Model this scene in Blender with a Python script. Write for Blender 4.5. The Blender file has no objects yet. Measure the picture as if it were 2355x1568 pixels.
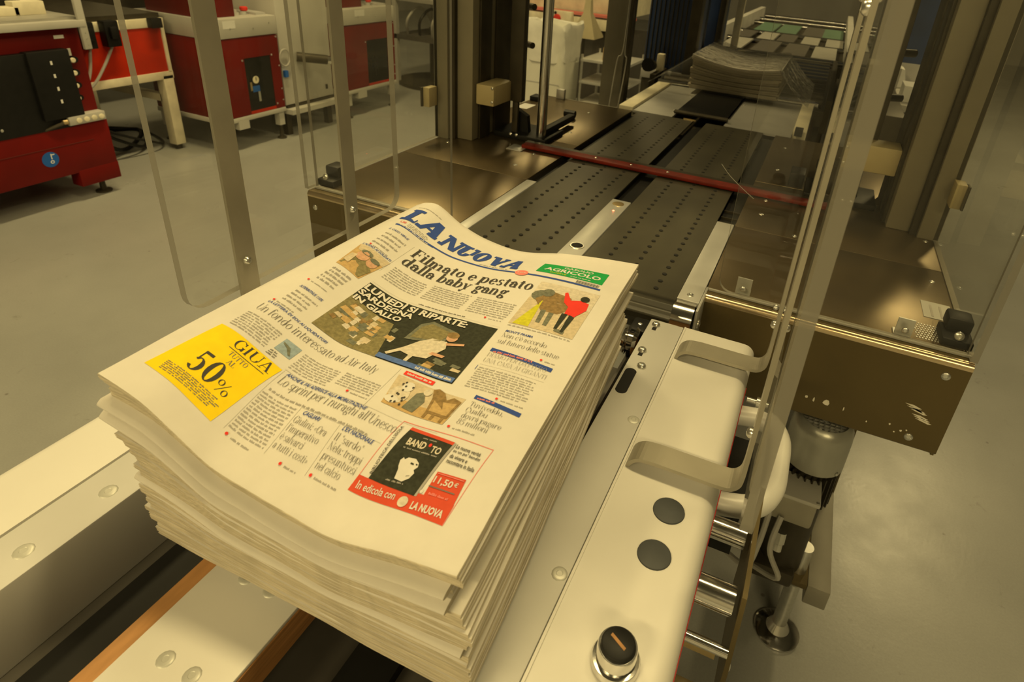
import bpy, bmesh, math, random
from mathutils import Vector, Matrix
random.seed(7)
PI = math.pi
SC = bpy.context.scene
COL = SC.collection

# ------------------------------------------------------------------ camera
CAM = Vector((0, 0, 1.27))
f_px = 1416.8
Rm = [[0.919, 0.386, 0.078], [0.235, -0.379, -0.895], [-0.316, 0.841, -0.439]]
def _euler(yaw, pit, rol):
    def mm(a, b): return [[sum(a[i][k]*b[k][j] for k in range(3)) for j in range(3)] for i in range(3)]
    Bm = [[1, 0, 0], [0, 0, -1], [0, 1, 0]]
    c, s = math.cos, math.sin
    Rz = [[c(yaw), -s(yaw), 0], [s(yaw), c(yaw), 0], [0, 0, 1]]
    Rx = [[1, 0, 0], [0, c(pit), -s(pit)], [0, s(pit), c(pit)]]
    Rr = [[c(rol), -s(rol), 0], [s(rol), c(rol), 0], [0, 0, 1]]
    return mm(Rr, mm(Rx, mm(Bm, Rz)))
Rm = _euler(-.359741753, .454395383, .0869460665)
cam_d = bpy.data.cameras.new('camera')
cam_d.sensor_width = 36
cam_d.sensor_fit = 'HORIZONTAL'
cam_d.lens = f_px/2355*36
cam_d.shift_x = -(1304.8-1177.5)/2355
cam_d.shift_y = -(784-565.7)/2355
cam_d.clip_start = .01
cam_d.dof.use_dof = True
cam_d.dof.focus_distance = .62
cam_d.dof.aperture_fstop = 13
cam = bpy.data.objects.new('camera', cam_d)
COL.objects.link(cam)
M = Matrix(((Rm[0][0], -Rm[1][0], -Rm[2][0], CAM.x), (Rm[0][1], -Rm[1][1], -Rm[2][1], CAM.y), (Rm[0][2], -Rm[1][2], -Rm[2][2], CAM.z), (0, 0, 0, 1)))
cam.matrix_world = M
SC.camera = cam

# ------------------------------------------------------------------ world, lamps, exposure
w = bpy.data.worlds.new('world'); SC.world = w
w.use_nodes = True
w.node_tree.nodes['Background'].inputs[0].default_value = (1, .76, .36, 1)
w.node_tree.nodes['Background'].inputs[1].default_value = .015
SC.view_settings.view_transform = 'Standard'
SC.view_settings.look = 'None'
SC.view_settings.gamma = 1
SC.view_settings.use_curve_mapping = False
SC.view_settings.exposure = 0
WARM = (1.0, .775, .345)
# hanging fluorescent fittings: (x, y, z, length along y, watts)
# hanging fluorescent fittings: (x, y, z, length, watts, axis)
LAMPS = [(.05, .98, 3.2, 1.5, 43, 'x'), (1.6, 5.4, 3.7, 1.5, 70, 'y'), (-2.2, 2.4, 3.9, 1.5, 90, 'y'), (-2.4, 6.6, 3.9, 1.5, 35, 'y'),
         (-1.3, -2.2, 3.0, 1.5, 85, 'x'), (1.3, -2.2, 3.0, 1.5, 50, 'x')]

# ------------------------------------------------------------------ materials
MATS = {}
def mat(name, col, rough=.5, metal=0., var=.08, scale=20., bump=0., stretch=(1, 1, 1), spec=.5, col2=None, bscale=None):
    if name in MATS: return MATS[name]
    m = bpy.data.materials.new(name); m.use_nodes = True
    nt = m.node_tree; b = nt.nodes['Principled BSDF']
    tc = nt.nodes.new('ShaderNodeTexCoord'); mp = nt.nodes.new('ShaderNodeMapping')
    mp.inputs['Scale'].default_value = stretch
    nt.links.new(tc.outputs['Object'], mp.inputs[0])
    n = nt.nodes.new('ShaderNodeTexNoise'); n.inputs['Scale'].default_value = scale; n.inputs['Detail'].default_value = 4
    nt.links.new(mp.outputs[0], n.inputs['Vector'])
    r = nt.nodes.new('ShaderNodeValToRGB')
    c2 = col2 or tuple(min(1, c*(1+var)) for c in col)
    c1 = col if col2 else tuple(c*(1-var) for c in col)
    r.color_ramp.elements[0].position = .35; r.color_ramp.elements[1].position = .68
    r.color_ramp.elements[0].color = (*c1, 1); r.color_ramp.elements[1].color = (*c2, 1)
    nt.links.new(n.outputs['Fac'], r.inputs[0]); nt.links.new(r.outputs[0], b.inputs['Base Color'])
    b.inputs['Roughness'].default_value = rough; b.inputs['Metallic'].default_value = metal
    b.inputs['Specular IOR Level'].default_value = spec
    if bump:
        n2 = nt.nodes.new('ShaderNodeTexNoise'); n2.inputs['Scale'].default_value = bscale or scale*4; n2.inputs['Detail'].default_value = 3
        nt.links.new(mp.outputs[0], n2.inputs['Vector'])
        bp = nt.nodes.new('ShaderNodeBump'); bp.inputs['Strength'].default_value = bump; bp.inputs['Distance'].default_value = .002
        nt.links.new(n2.outputs['Fac'], bp.inputs['Height']); nt.links.new(bp.outputs[0], b.inputs['Normal'])
    MATS[name] = m
    return m

def clear(name, tint=.94, rough=.02, refl=1.0, haze=.03, hazecol=(.7, .7, .7), bump=0., ior=1.45):
    m = bpy.data.materials.new(name); m.use_nodes = True
    nt = m.node_tree; nt.nodes.remove(nt.nodes['Principled BSDF']); out = nt.nodes['Material Output']
    tr = nt.nodes.new('ShaderNodeBsdfTransparent'); tr.inputs[0].default_value = (tint, tint, tint*.985, 1)
    gl = nt.nodes.new('ShaderNodeBsdfGlossy'); gl.inputs['Roughness'].default_value = rough
    df = nt.nodes.new('ShaderNodeBsdfDiffuse'); df.inputs[0].default_value = (*hazecol, 1)
    fr = nt.nodes.new('ShaderNodeFresnel'); fr.inputs[0].default_value = ior
    mu = nt.nodes.new('ShaderNodeMath'); mu.operation = 'MULTIPLY'; mu.inputs[1].default_value = refl
    ge = nt.nodes.new('ShaderNodeNewGeometry'); iv = nt.nodes.new('ShaderNodeMath'); iv.operation = 'SUBTRACT'; iv.inputs[0].default_value = refl
    nt.links.new(ge.outputs['Backfacing'], iv.inputs[1]); iv.use_clamp = True
    nt.links.new(iv.outputs[0], mu.inputs[1])
    nt.links.new(fr.outputs[0], mu.inputs[0])
    m1 = nt.nodes.new('ShaderNodeMixShader'); m2 = nt.nodes.new('ShaderNodeMixShader')
    m1.inputs[0].default_value = haze
    nt.links.new(tr.outputs[0], m1.inputs[1]); nt.links.new(df.outputs[0], m1.inputs[2])
    nt.links.new(mu.outputs[0], m2.inputs[0]); nt.links.new(m1.outputs[0], m2.inputs[1]); nt.links.new(gl.outputs[0], m2.inputs[2])
    nt.links.new(m2.outputs[0], out.inputs[0])
    if bump:
        tc = nt.nodes.new('ShaderNodeTexCoord'); n2 = nt.nodes.new('ShaderNodeTexNoise'); n2.inputs['Scale'].default_value = 28; n2.inputs['Detail'].default_value = 3
        nt.links.new(tc.outputs['Object'], n2.inputs['Vector'])
        bp = nt.nodes.new('ShaderNodeBump'); bp.inputs['Strength'].default_value = bump; bp.inputs['Distance'].default_value = .01
        nt.links.new(n2.outputs['Fac'], bp.inputs['Height'])
        nt.links.new(bp.outputs[0], gl.inputs['Normal']); nt.links.new(bp.outputs[0], fr.inputs['Normal'])
    MATS[name] = m
    return m

def floor_mat():
    m = bpy.data.materials.new('painted concrete'); m.use_nodes = True
    nt = m.node_tree; b = nt.nodes['Principled BSDF']; L = nt.links.new
    tc = nt.nodes.new('ShaderNodeTexCoord')
    def noise(sc, det, rough=.6, dist=0):
        n = nt.nodes.new('ShaderNodeTexNoise'); n.inputs['Scale'].default_value = sc; n.inputs['Detail'].default_value = det
        n.inputs['Roughness'].default_value = rough; n.inputs['Distortion'].default_value = dist
        L(tc.outputs['Object'], n.inputs['Vector']); return n
    def ramp(src, p0, c0, p1, c1):
        r = nt.nodes.new('ShaderNodeValToRGB'); e = r.color_ramp.elements
        e[0].position = p0; e[0].color = (*c0, 1); e[1].position = p1; e[1].color = (*c1, 1); L(src, r.inputs[0]); return r
    a = ramp(noise(1.3, 5).outputs['Fac'], .32, (.29, .295, .285), .7, (.37, .375, .36))
    s = ramp(noise(13, 6, .7, 1.2).outputs['Fac'], .26, (.62, .6, .56), .36, (1, 1, 1))
    v = nt.nodes.new('ShaderNodeTexVoronoi'); v.inputs['Scale'].default_value = 9; L(tc.outputs['Object'], v.inputs['Vector'])
    d = ramp(v.outputs['Distance'], .025, (.45, .42, .38), .05, (1, 1, 1))
    g = ramp(noise(220, 2).outputs['Fac'], .3, (.93, .93, .93), .7, (1.04, 1.04, 1.04))
    cur = a
    for k in (s, d, g):
        x = nt.nodes.new('ShaderNodeMixRGB'); x.blend_type = 'MULTIPLY'; x.inputs[0].default_value = .8
        L(cur.outputs[0], x.inputs[1]); L(k.outputs[0], x.inputs[2]); cur = x
    L(cur.outputs[0], b.inputs['Base Color'])
    rr = ramp(noise(5, 5).outputs['Fac'], .3, (.27, .27, .27), .75, (.38, .38, .38)); L(rr.outputs[0], b.inputs['Roughness'])
    bp = nt.nodes.new('ShaderNodeBump'); bp.inputs['Strength'].default_value = .07; bp.inputs['Distance'].default_value = .003
    L(noise(90, 4).outputs['Fac'], bp.inputs['Height']); L(bp.outputs[0], b.inputs['Normal'])
    MATS['floor'] = m
    return m

def emit(name, col, s):
    m = bpy.data.materials.new(name); m.use_nodes = True
    b = m.node_tree.nodes['Principled BSDF']
    b.inputs['Emission Color'].default_value = (*col, 1); b.inputs['Emission Strength'].default_value = s
    MATS[name] = m; return m

floor_mat()
PAPER = mat('newsprint', (.66, .63, .58), .8, 0, .02, 60, spec=.2)
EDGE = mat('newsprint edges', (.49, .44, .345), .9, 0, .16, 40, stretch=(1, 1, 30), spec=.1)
WHITE = mat('white laminate', (.66, .645, .61), .42, 0, .03, 8)
GREYL = mat('grey laminate', (.52, .515, .50), .45, 0, .05, 8)
WOOD = mat('plywood edge', (.40, .20, .07), .7, 0, .25, 60, stretch=(1, .2, 6))
STEEL = mat('brushed steel', (.21, .165, .10), .33, .85, .16, 5, bump=.05, stretch=(1, 1, 1), bscale=400)
STEELF = mat('brown painted steel', (.11, .082, .032), .45, .4, .10, 5, bump=.05, bscale=300)
ALU = mat('aluminium', (.60, .60, .58), .38, .55, .07, 12, bump=.04, bscale=300)
ALUD = mat('dull grey bar', (.42, .41, .37), .5, .3, .06, 15)
CHROME = mat('chrome', (.75, .74, .72), .14, 1, .05, 10)
ZINC = mat('zinc', (.68, .68, .65), .28, .9, .06, 80)
FLUSH = mat('flush screw', (.52, .52, .48), .45, .3, .2, 200)
DARKM = mat('dark metal', (.055, .048, .034), .45, .4, .15, 20, spec=.3)
BLACK = mat('black plastic', (.009, .009, .0085), .5, 0, .15, 30, spec=.25)
RUBBER = mat('dark cap', (.045, .05, .055), .6, 0, .15, 40)
BELT = mat('conveyor belt', (.052, .048, .033), .45, 0, .2, 14, stretch=(1, .5, 1), bump=.05)
HOLE = mat('punched hole', (.008, .008, .008), .9, 0, 0)
BED = mat('dark bed', (.085, .078, .068), .6, .1, .12, 20)
CREAM = mat('cream paint', (.82, .76, .57), .5, 0, .12, 14)
CREAMP = mat('cream plastic', (.42, .35, .19), .5, 0, .06, 12)
RED = mat('dark red paint', (.15, .003, .0015), .5, 0, .16, 4, spec=.25)
ORANGE = mat('orange red paint', (.50, .022, .002), .55, 0, .2, 4, spec=.25)
REDBAR = mat('red sealing bar', (.17, .012, .004), .55, 0, .3, 30, spec=.3)
REDLINE = mat('red edging', (.55, .03, .03), .5, 0, .05, 30)
GREYP = mat('grey paint', (.50, .49, .45), .5, 0, .08, 6)
BLUE = mat('blue paint', (.025, .055, .17), .5, 0, .2, 10)
BLUES = mat('blue sticker', (.01, .11, .45), .5, 0, .05, 10)
WHITEP = mat('white plastic', (.78, .78, .75), .5, 0, .05, 10)
LINER = mat('white bag film', (.74, .74, .68), .38, 0, .08, 12, bump=.6, bscale=14)
TEAL = mat('green belt', (.10, .18, .12), .6, 0, .1, 20)
WALL = mat('hall wall paint', (.38, .37, .34), .8, 0, .08, 2)
CEIL = mat('hall ceiling', (.18, .18, .17), .85, 0, .08, 2)
HOSE = mat('grey hose', (.42, .41, .38), .5, 0, .05, 30)
BRASS = mat('brass', (.62, .48, .25), .35, .9, .1, 60)
PIPE = mat('white pipe', (.74, .73, .69), .35, 0, .04, 12)
ACRYL = clear('clear acrylic', .965, .015, 1.0, .008, (.6, .6, .55))
PANE = clear('window pane', .98, .02, .4, .0)
FILM = clear('shrink film', .92, .06, 1.0, .10, (.75, .75, .72), bump=1.0, ior=2.0)
AEDGE = clear('acrylic edge', .45, .25, 1.0, .72, (.29, .275, .235))
TUBE = emit('fluorescent tube', (1, .8, .42), 6)
LED = emit('red indicator', (1, .05, .02), 6)

# ------------------------------------------------------------------ builders
class B:
    def __init__(s): s.bm = bmesh.new()
    def box(s, x0, x1, y0, y1, z0, z1, bev=0, m=0, seg=2):
        vs = [s.bm.verts.new((x, y, z)) for x in (x0, x1) for y in (y0, y1) for z in (z0, z1)]
        F = [(0, 1, 3, 2), (4, 6, 7, 5), (0, 4, 5, 1), (2, 3, 7, 6), (0, 2, 6, 4), (1, 5, 7, 3)]
        fs = [s.bm.faces.new([vs[i] for i in f]) for f in F]
        for f in fs: f.material_index = m
        if bev:
            es = list({e for f in fs for e in f.edges})
            r = bmesh.ops.bevel(s.bm, geom=es, offset=bev, segments=seg, profile=.5, affect='EDGES')
            for f in r['faces']: f.material_index = m
        return s
    def ring(s, c, ax, r, seg, ref=None):
        ax = Vector(ax).normalized()
        a = (ref or (Vector((0, 0, 1)) if abs(ax.z) < .9 else Vector((1, 0, 0)))).cross(ax).normalized(); b = ax.cross(a)
        return [s.bm.verts.new(Vector(c)+r*(math.cos(t)*a+math.sin(t)*b)) for t in [2*PI*i/seg for i in range(seg)]]
    def loft(s, rings, cap=True, m=0):
        n = len(rings[0])
        for p, q in zip(rings, rings[1:]):
            for i in range(n):
                f = s.bm.faces.new((p[i], p[(i+1) % n], q[(i+1) % n], q[i])); f.material_index = m
        if cap:
            s.bm.faces.new(rings[0][::-1]).material_index = m; s.bm.faces.new(rings[-1]).material_index = m
        return s
    def cyl(s, p0, p1, r, seg=16, r2=None, m=0):
        p0, p1 = Vector(p0), Vector(p1)
        return s.loft([s.ring(p0, p1-p0, r, seg), s.ring(p1, p1-p0, r if r2 is None else r2, seg)], True, m)
    def lathe(s, p0, ax, prof, seg=20, m=0):
        p0, ax = Vector(p0), Vector(ax).normalized()
        return s.loft([s.ring(p0+ax*h, ax, max(r, 1e-5), seg) for h, r in prof], True, m)
    def tube(s, pts, r, seg=10, m=0, smooth=6):
        P = [Vector(p) for p in pts]
        if smooth and len(P) > 2:
            Q = []
            for i in range(len(P)-1):
                a, b, c, d = P[max(i-1, 0)], P[i], P[i+1], P[min(i+2, len(P)-1)]
                for k in range(smooth):
                    t = k/smooth
                    Q.append(.5*((2*b)+(c-a)*t+(2*a-5*b+4*c-d)*t*t+(3*b-a-3*c+d)*t**3))
            P = Q+[P[-1]]
        rings = []; ref = None
        for i, p in enumerate(P):
            t = (P[min(i+1, len(P)-1)]-P[max(i-1, 0)]).normalized()
            if ref is None: ref = Vector((0, 0, 1)) if abs(t.z) < .9 else Vector((1, 0, 0))
            a = ref.cross(t).normalized(); b = t.cross(a); ref = (t.cross(a)).cross(t)*0 + b
            rings.append([s.bm.verts.new(p+r*(math.cos(q)*a+math.sin(q)*b)) for q in [2*PI*k/seg for k in range(seg)]])
        return s.loft(rings, True, m)
    def prism(s, poly, ax, a, b, m=0, me=None):
        def P(u, v, h): return {'x': (h, u, v), 'y': (u, h, v), 'z': (u, v, h)}[ax]
        A = [s.bm.verts.new(P(u, v, a)) for u, v in poly]; C = [s.bm.verts.new(P(u, v, b)) for u, v in poly]
        s.bm.faces.new(A).material_index = m; s.bm.faces.new(C[::-1]).material_index = m
        n = len(poly)
        for i in range(n):
            s.bm.faces.new((A[i], C[i], C[(i+1) % n], A[(i+1) % n])).material_index = m if me is None else me
        return s
    def build(s, name, ms, parent=None, smooth=True, org=None):
        bmesh.ops.recalc_face_normals(s.bm, faces=s.bm.faces)
        me = bpy.data.meshes.new(name)
        if org is not None: bmesh.ops.translate(s.bm, verts=s.bm.verts, vec=-Vector(org))
        s.bm.to_mesh(me); s.bm.free()
        return link(name, me, ms, parent, smooth, org)

def link(name, me, ms, parent=None, smooth=True, org=None):
    for m in (ms if isinstance(ms, (list, tuple)) else [ms]): me.materials.append(m)
    if smooth:
        for p in me.polygons: p.use_smooth = True
        me.set_sharp_from_angle(angle=.6)
    o = bpy.data.objects.new(name, me); COL.objects.link(o)
    if org is not None: o.location = org
    if parent: par(o, parent)
    return o

def wloc(o):
    v = Vector(o.location)
    while o.parent:
        v = v + o.matrix_parent_inverse.to_translation(); o = o.parent; v = v + Vector(o.location)
    return v
def par(o, p):
    o.parent = p; o.matrix_parent_inverse = Matrix.Translation(-wloc(p))

def tag(o, label, cat=None, group=None, kind=None):
    o['label'] = label
    if cat: o['category'] = cat
    if group: o['group'] = group
    if kind: o['kind'] = kind
    return o
def thing(name, loc, label, cat, group=None):
    o = bpy.data.objects.new(name, None); COL.objects.link(o); o.location = loc; o.empty_display_size = .1
    return tag(o, label, cat, group)
def box(name, m, parent, x0, x1, y0, y1, z0, z1, bev=0):
    return B().box(x0, x1, y0, y1, z0, z1, bev).build(name, m, parent)
def cyl(name, m, parent, p0, p1, r, seg=16): return B().cyl(p0, p1, r, seg).build(name, m, parent)
def rrect(u0, u1, v0, v1, r, n=4, which=(1, 1, 1, 1)):
    P = []
    for k, (cx, cy, a) in enumerate(((u1, v1, 0), (u0, v1, 90), (u0, v0, 180), (u1, v0, 270))):
        if not which[k]: P.append((cx, cy)); continue
        sx = -1 if k in (0, 3) else 1; sy = -1 if k in (0, 1) else 1
        for i in range(n+1):
            t = math.radians(a+90*i/n); P.append((cx+sx*r+r*math.cos(t), cy+sy*r+r*math.sin(t)))
    return P
_SCREW = {}
def screw(parent, p, n=(0, 0, 1), r=.004, m=None, name='screw', h=.45):
    key = (name, round(h, 2)); mm = FLUSH if h < .2 else ZINC
    if key not in _SCREW:
        b = B(); b.lathe((0, 0, 0), (0, 0, 1), [(0, 1), (h*.5, .93), (h*.85, .68), (h, .42), (h*.65, .36)], 12)
        me = bpy.data.meshes.new(name); bmesh.ops.recalc_face_normals(b.bm, faces=b.bm.faces); b.bm.to_mesh(me); b.bm.free()
        for q in me.polygons: q.use_smooth = True
        me.set_sharp_from_angle(angle=.7)
        me.materials.append(mm); _SCREW[key] = me
    o = bpy.data.objects.new(name, _SCREW[key]); COL.objects.link(o)
    o.location = p; o.scale = (r, r, r)
    o.rotation_euler = Vector((0, 0, 1)).rotation_difference(Vector(n)).to_euler()
    if parent: par(o, parent)
    return o

# ------------------------------------------------------------------ the hall
fl = B(); fl.box(-7, 6, -4, 13, -.1, 0); tag(fl.build('floor', MATS['floor'], smooth=False), 'grey painted concrete floor with scuffs', kind='structure')
for nm, a in (('wall_left', (-7.1, -7, -4, 13, 0, 4.3)), ('wall_right', (6, 6.1, -4, 13, 0, 4.3)), ('wall_back', (-7, 6, 13, 13.1, 0, 4.3)), ('wall_front', (-7, 6, -4.1, -4, 0, 4.3))):
    tag(box(nm, WALL, None, *a), 'plain wall of the print hall', kind='structure')
tag(box('ceiling', CEIL, None, -7, 6, -4, 13, 4.3, 4.4), 'dark ceiling of the print hall', kind='structure')
JOINT = mat('floor joint', (.06, .055, .045), .8, 0, .1)
_fl = bpy.data.objects['floor']
for a in ((.95, 1.9, 1.703, 1.706), (1.9, 1.9035, -1, 6)):
    box('floor_joint', JOINT, _fl, a[0], a[1], a[2], a[3], -.002, .0006)

def ceiling_lamp(x, y, z, ln, watt, ax, i):
    t = thing('ceiling_lamp', (x, y, z), ['fluorescent fitting hanging above the feed conveyor', 'fluorescent fitting over the far right of the hall', 'fluorescent fitting above the red machines', 'fluorescent fitting over the far left corner of the hall', 'fluorescent fitting behind the camera to the left', 'fluorescent fitting behind the camera to the right'][i], 'lamp', 'ceiling lamps')
    c = y if ax == 'x' else x; d = x if ax == 'x' else y
    P = lambda u, v, zz: (v, u, zz) if ax == 'x' else (u, v, zz)
    B().prism([(c-.14, z), (c+.14, z), (c+.07, z+.07), (c-.07, z+.07)], ax, d-ln/2, d+ln/2).build('housing', WHITEP, t)
    for sx in (-.05, .05): cyl('tube', TUBE, t, P(c+sx, d-ln/2+.03, z-.02), P(c+sx, d+ln/2-.03, z-.02), .013, 10)
    for sy in (-.4, .4): cyl('suspension_rod', ZINC, t, P(c, d+sy*ln, z+.07), P(c, d+sy*ln, 4.3), .004, 6)
    ld = bpy.data.lights.new('lamp_light', 'AREA'); ld.shape = 'RECTANGLE'; ld.size = .28; ld.size_y = ln
    if ax == 'x': ld.size, ld.size_y = ln, .28
    ld.energy = watt; ld.color = WARM
    lo = bpy.data.objects.new('lamp_light', ld); COL.objects.link(lo); lo.location = (x, y, z-.045); par(lo, t)
for i, l in enumerate(LAMPS): ceiling_lamp(*l, i)

# ------------------------------------------------------------------ newspaper sheet shape
FX = [-.3928, -.3734, -.3532, -.3297, -.303, -.2745, -.2399, -.2074, -.1619, -.1188]
FZ = [-.2771, -.2811, -.2874, -.3011, -.317, -.3225, -.3271, -.3303, -.3194, -.3117]
TX = [-.412, -.398, -.38, -.35, -.315, -.269, -.2157, -.165, -.1325]
TZ = [-.2955, -.2895, -.2892, -.3073, -.3209, -.3268, -.315, -.305, -.300]
FU = [(x-FX[0])/(FX[-1]-FX[0]) for x in FX]; TU = [(x-TX[0])/(TX[-1]-TX[0]) for x in TX]
def cub(x, xs, ys):
    n = len(xs); xc = min(max(x, xs[0]), xs[-1]); i = 0
    while i < n-2 and xc > xs[i+1]: i += 1
    def m(k):
        if k == 0: return (ys[1]-ys[0])/(xs[1]-xs[0])
        if k == n-1: return (ys[-1]-ys[-2])/(xs[-1]-xs[-2])
        return (ys[k+1]-ys[k-1])/(xs[k+1]-xs[k-1])
    h = xs[i+1]-xs[i]; t = (xc-xs[i])/h
    r = (2*t**3-3*t*t+1)*ys[i]+(t**3-2*t*t+t)*h*m(i)+(-2*t**3+3*t*t)*ys[i+1]+(t**3-t*t)*h*m(i+1)
    if x != xc: r += (x-xc)*m(0 if x < xc else n-1)
    return r
def sst(a, b, x):
    t = min(max((x-a)/(b-a), 0), 1); return t*t*(3-2*t)
PY0, PY1 = .19, .5706
def surf(u, v):
    X = (FX[0]+(FX[-1]-FX[0])*u)*(1-v)+(TX[0]+(TX[-1]-TX[0])*u)*v
    vc = min(max(v, 0), 1)
    z = cub(u, FU, FZ)*(1-vc)+cub(u, TU, TZ)*vc
    z += .02*math.exp(-((u-.58)/.36)**2)*sst(0, .2, vc)*(1-.6*sst(.8, 1.0, vc))
    return X, PY0+(PY1-PY0)*v, 1.27+z
PW, PH = .277, PY1-PY0
ZB = .852

def newspaper(k, f0, f1, dl, dr, df, db, bulge, label, top=False):
    # one folded copy between stack fractions f0..f1; dl/dr/df/db shift its left, right, front, back edges (m)
    nu, nv = (64, 64) if top else (34, 16)
    rnd = random.Random(100+k)
    V = []; F = []; MI = []
    ph = rnd.random()*6
    def pt(i, j, fr):
        u, v = i/nu, j/nv
        u2 = u + (-dl*(1-u)+dr*u*(1-1.9*v if dr > 0 else 1))/PW; v2 = v + (-df*(1-v)+db*v)/PH
        x, y, z = surf(u2, v2)
        if not top:
            y += (.0004*math.sin(u*9+ph)+.0002*math.sin(u*23+ph*2))*((1-v)**3) ; x += .0010*math.sin(v*8+ph)*(u**3)
            x += (.0016*math.sin(v*6+ph*1.7)+.0008*math.sin(v*17+ph))*((1-u)**3)
        return (x, y, ZB+fr*(z-ZB))
    for j in range(nv+1):
        for i in range(nu+1): V.append(pt(i, j, f1))
    nb = len(V)
    for j in range(nv+1):
        for i in range(nu+1): V.append(pt(i, j, f0))
    id_ = lambda i, j, b=0: b*nb+j*(nu+1)+i
    for j in range(nv):
        for i in range(nu):
            F.append((id_(i, j), id_(i+1, j), id_(i+1, j+1), id_(i, j+1))); MI.append(0)
            F.append((id_(i, j, 1), id_(i, j+1, 1), id_(i+1, j+1, 1), id_(i+1, j, 1))); MI.append(0)
    loop = [(i, 0) for i in range(nu)]+[(nu, j) for j in range(nv)]+[(i, nv) for i in range(nu, 0, -1)]+[(0, j) for j in range(nv, 0, -1)]
    R = 5 if not bulge else 7
    rings = [[id_(i, j) for i, j in loop]]
    jit = [rnd.uniform(-.0002, .0003) for _ in range(R+1)]
    for r in range(1, R):
        t = r/R; fr = f1+(f0-f1)*t; ring = []
        for i, j in loop:
            x, y, z = pt(i, j, fr)
            front = j == 0; o = jit[r] + (.00025 if r % 2 else -.0002)
            if bulge:
                bl = bulge*math.sin(PI*t)
                if front: y -= bl
                elif i == 0: x -= bl*.5
                elif i == nu: x += o
            else:
                if front: y -= o
                if i == 0: x -= o
                if i == nu: x += o
                if j == nv: y += o
            ring.append(len(V)); V.append((x, y, z))
        rings.append(ring)
    rings.append([id_(i, j, 1) for i, j in loop])
    n = len(loop)
    for a, b in zip(rings, rings[1:]):
        for i in range(n):
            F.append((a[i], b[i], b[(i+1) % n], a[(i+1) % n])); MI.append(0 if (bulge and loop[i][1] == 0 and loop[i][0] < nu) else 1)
    # move origin to the copy's base
    org = Vector((-.26, .38, ZB+f0*.09))
    V = [(x-org.x, y-org.y, z-org.z) for x, y, z in V]
    me = bpy.data.meshes.new('newspaper'); me.from_pydata(V, [], F); me.polygons.foreach_set('material_index', MI)
    for p in me.polygons: p.use_smooth = True
    me.set_sharp_from_angle(angle=1.0)
    o = link('newspaper', me, [PAPER, EDGE], None, False, org)
    return tag(o, label, 'newspaper', 'newspapers stacked on the feed conveyor')

# thickness weights and edge shifts from the top copy down
spec = []
rr = random.Random(5)
for t in range(30):
    wgt, bul = 1.0, 0
    if t == 0: s = (0, 0, 0, 0)
    elif t < 5: s = (rr.uniform(-.002, .001), rr.uniform(-.001, .002), -.0012-.0009*t, rr.uniform(-.002, .002))
    elif t == 5: s = (.004, -.006, .0005, .001); bul = .0035; wgt = 1.5
    elif t == 6: s = (.005, -.005, -.005, .001)
    elif t == 7: s = (.007, -.006, .0015, .001); bul = .004; wgt = 1.6
    elif t == 17: s = (-.010, .004, .002, .0); bul = .0025; wgt = 1.3
    else:
        q = (t-8)/22
        s = (.002-.016*sst(0, .25, q)+rr.uniform(-.003, .003)-.004*sst(.7, 1, q), .003+.006*sst(0, .2, q)+rr.uniform(-.0012, .0012), .0005+.002*q+rr.uniform(-.0004, .0004), rr.uniform(-.003, .003))
    spec.append((wgt, bul, s))
tot = sum(x[0] for x in spec); acc = 1.0
lab = 'folded newspaper in the lower block of the stack, only its page edges showing'
ORD = {1: 'second', 2: 'third', 3: 'fourth', 4: 'fifth', 6: 'seventh', 8: 'ninth', 9: 'tenth'}
for t, (wgt, bul, s) in enumerate(spec):
    f1 = acc; acc -= wgt/tot; f0 = acc+(.0 if t else 0)
    l = lab
    if t == 0: l = 'topmost newspaper of the stack, front page with blue masthead up'
    elif t == 5: l = 'newspaper with pale rounded fold, uppermost of the three folds on the stack front'
    elif t == 7: l = 'newspaper with pale rounded fold, middle of the three folds on the stack front'
    elif t == 17: l = 'newspaper with pale rounded fold, lowest of the three folds on the stack front'
    elif t == 29: l = 'bottom newspaper of the stack lying on the conveyor slats'
    if t in ORD: l = ORD[t]+' newspaper from the top of the tall stack, page edges showing'
    o = newspaper(t, f0+.0006, f1-(0 if t == 0 else .0006), *s, bul, l, t == 0)
    if t == 0: TOP = o

# ------------------------------------------------------------------ printing on the front page
def pm(n, c): return mat('ink '+n, c, .8, 0, (.22 if max(c) < .3 else .12) if n.startswith('photo') else .04, 320 if n.startswith('photo') else 90, spec=.2)
INK = pm('black', (.06, .056, .05)); GREY = pm('grey text', (.36, .34, .31)); GREY2 = pm('pale rule', (.54, .52, .48)); MID = pm('headline', (.17, .16, .145))
IB = pm('blue', (.035, .075, .30)); IR = pm('red', (.72, .045, .03)); IG = pm('green', (.015, .32, .075)); IY = pm('yellow', (.86, .62, .008))
IW = pm('paper white', (.66, .63, .58)); IPK = pm('pink', (.75, .22, .19)); IO = pm('orange red', (.60, .075, .035))
IDK = pm('photo dark', (.035, .038, .025)); IDG = pm('photo grey', (.16, .165, .12)); ITN = pm('photo tan', (.50, .34, .15)); ILG = pm('photo light', (.60, .54, .44)); ISK = pm('photo skin', (.58, .34, .22))
IBR = pm('photo brown', (.26, .17, .07)); IOL = pm('photo olive', (.22, .19, .09)); ISB = pm('photo sky', (.28, .36, .42)); IST = pm('photo stone', (.56, .47, .33)); ILB = pm('photo band blue', (.09, .16, .42)); IYO = pm('photo yellow green', (.55, .52, .03))
INKS = [INK, GREY, GREY2, MID, IB, IR, IG, IY, IW, IPK, IO, IDK, IDG, ITN, ILG, ISK, IBR, IOL, ISB, IST, ILB, IYO]
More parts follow.
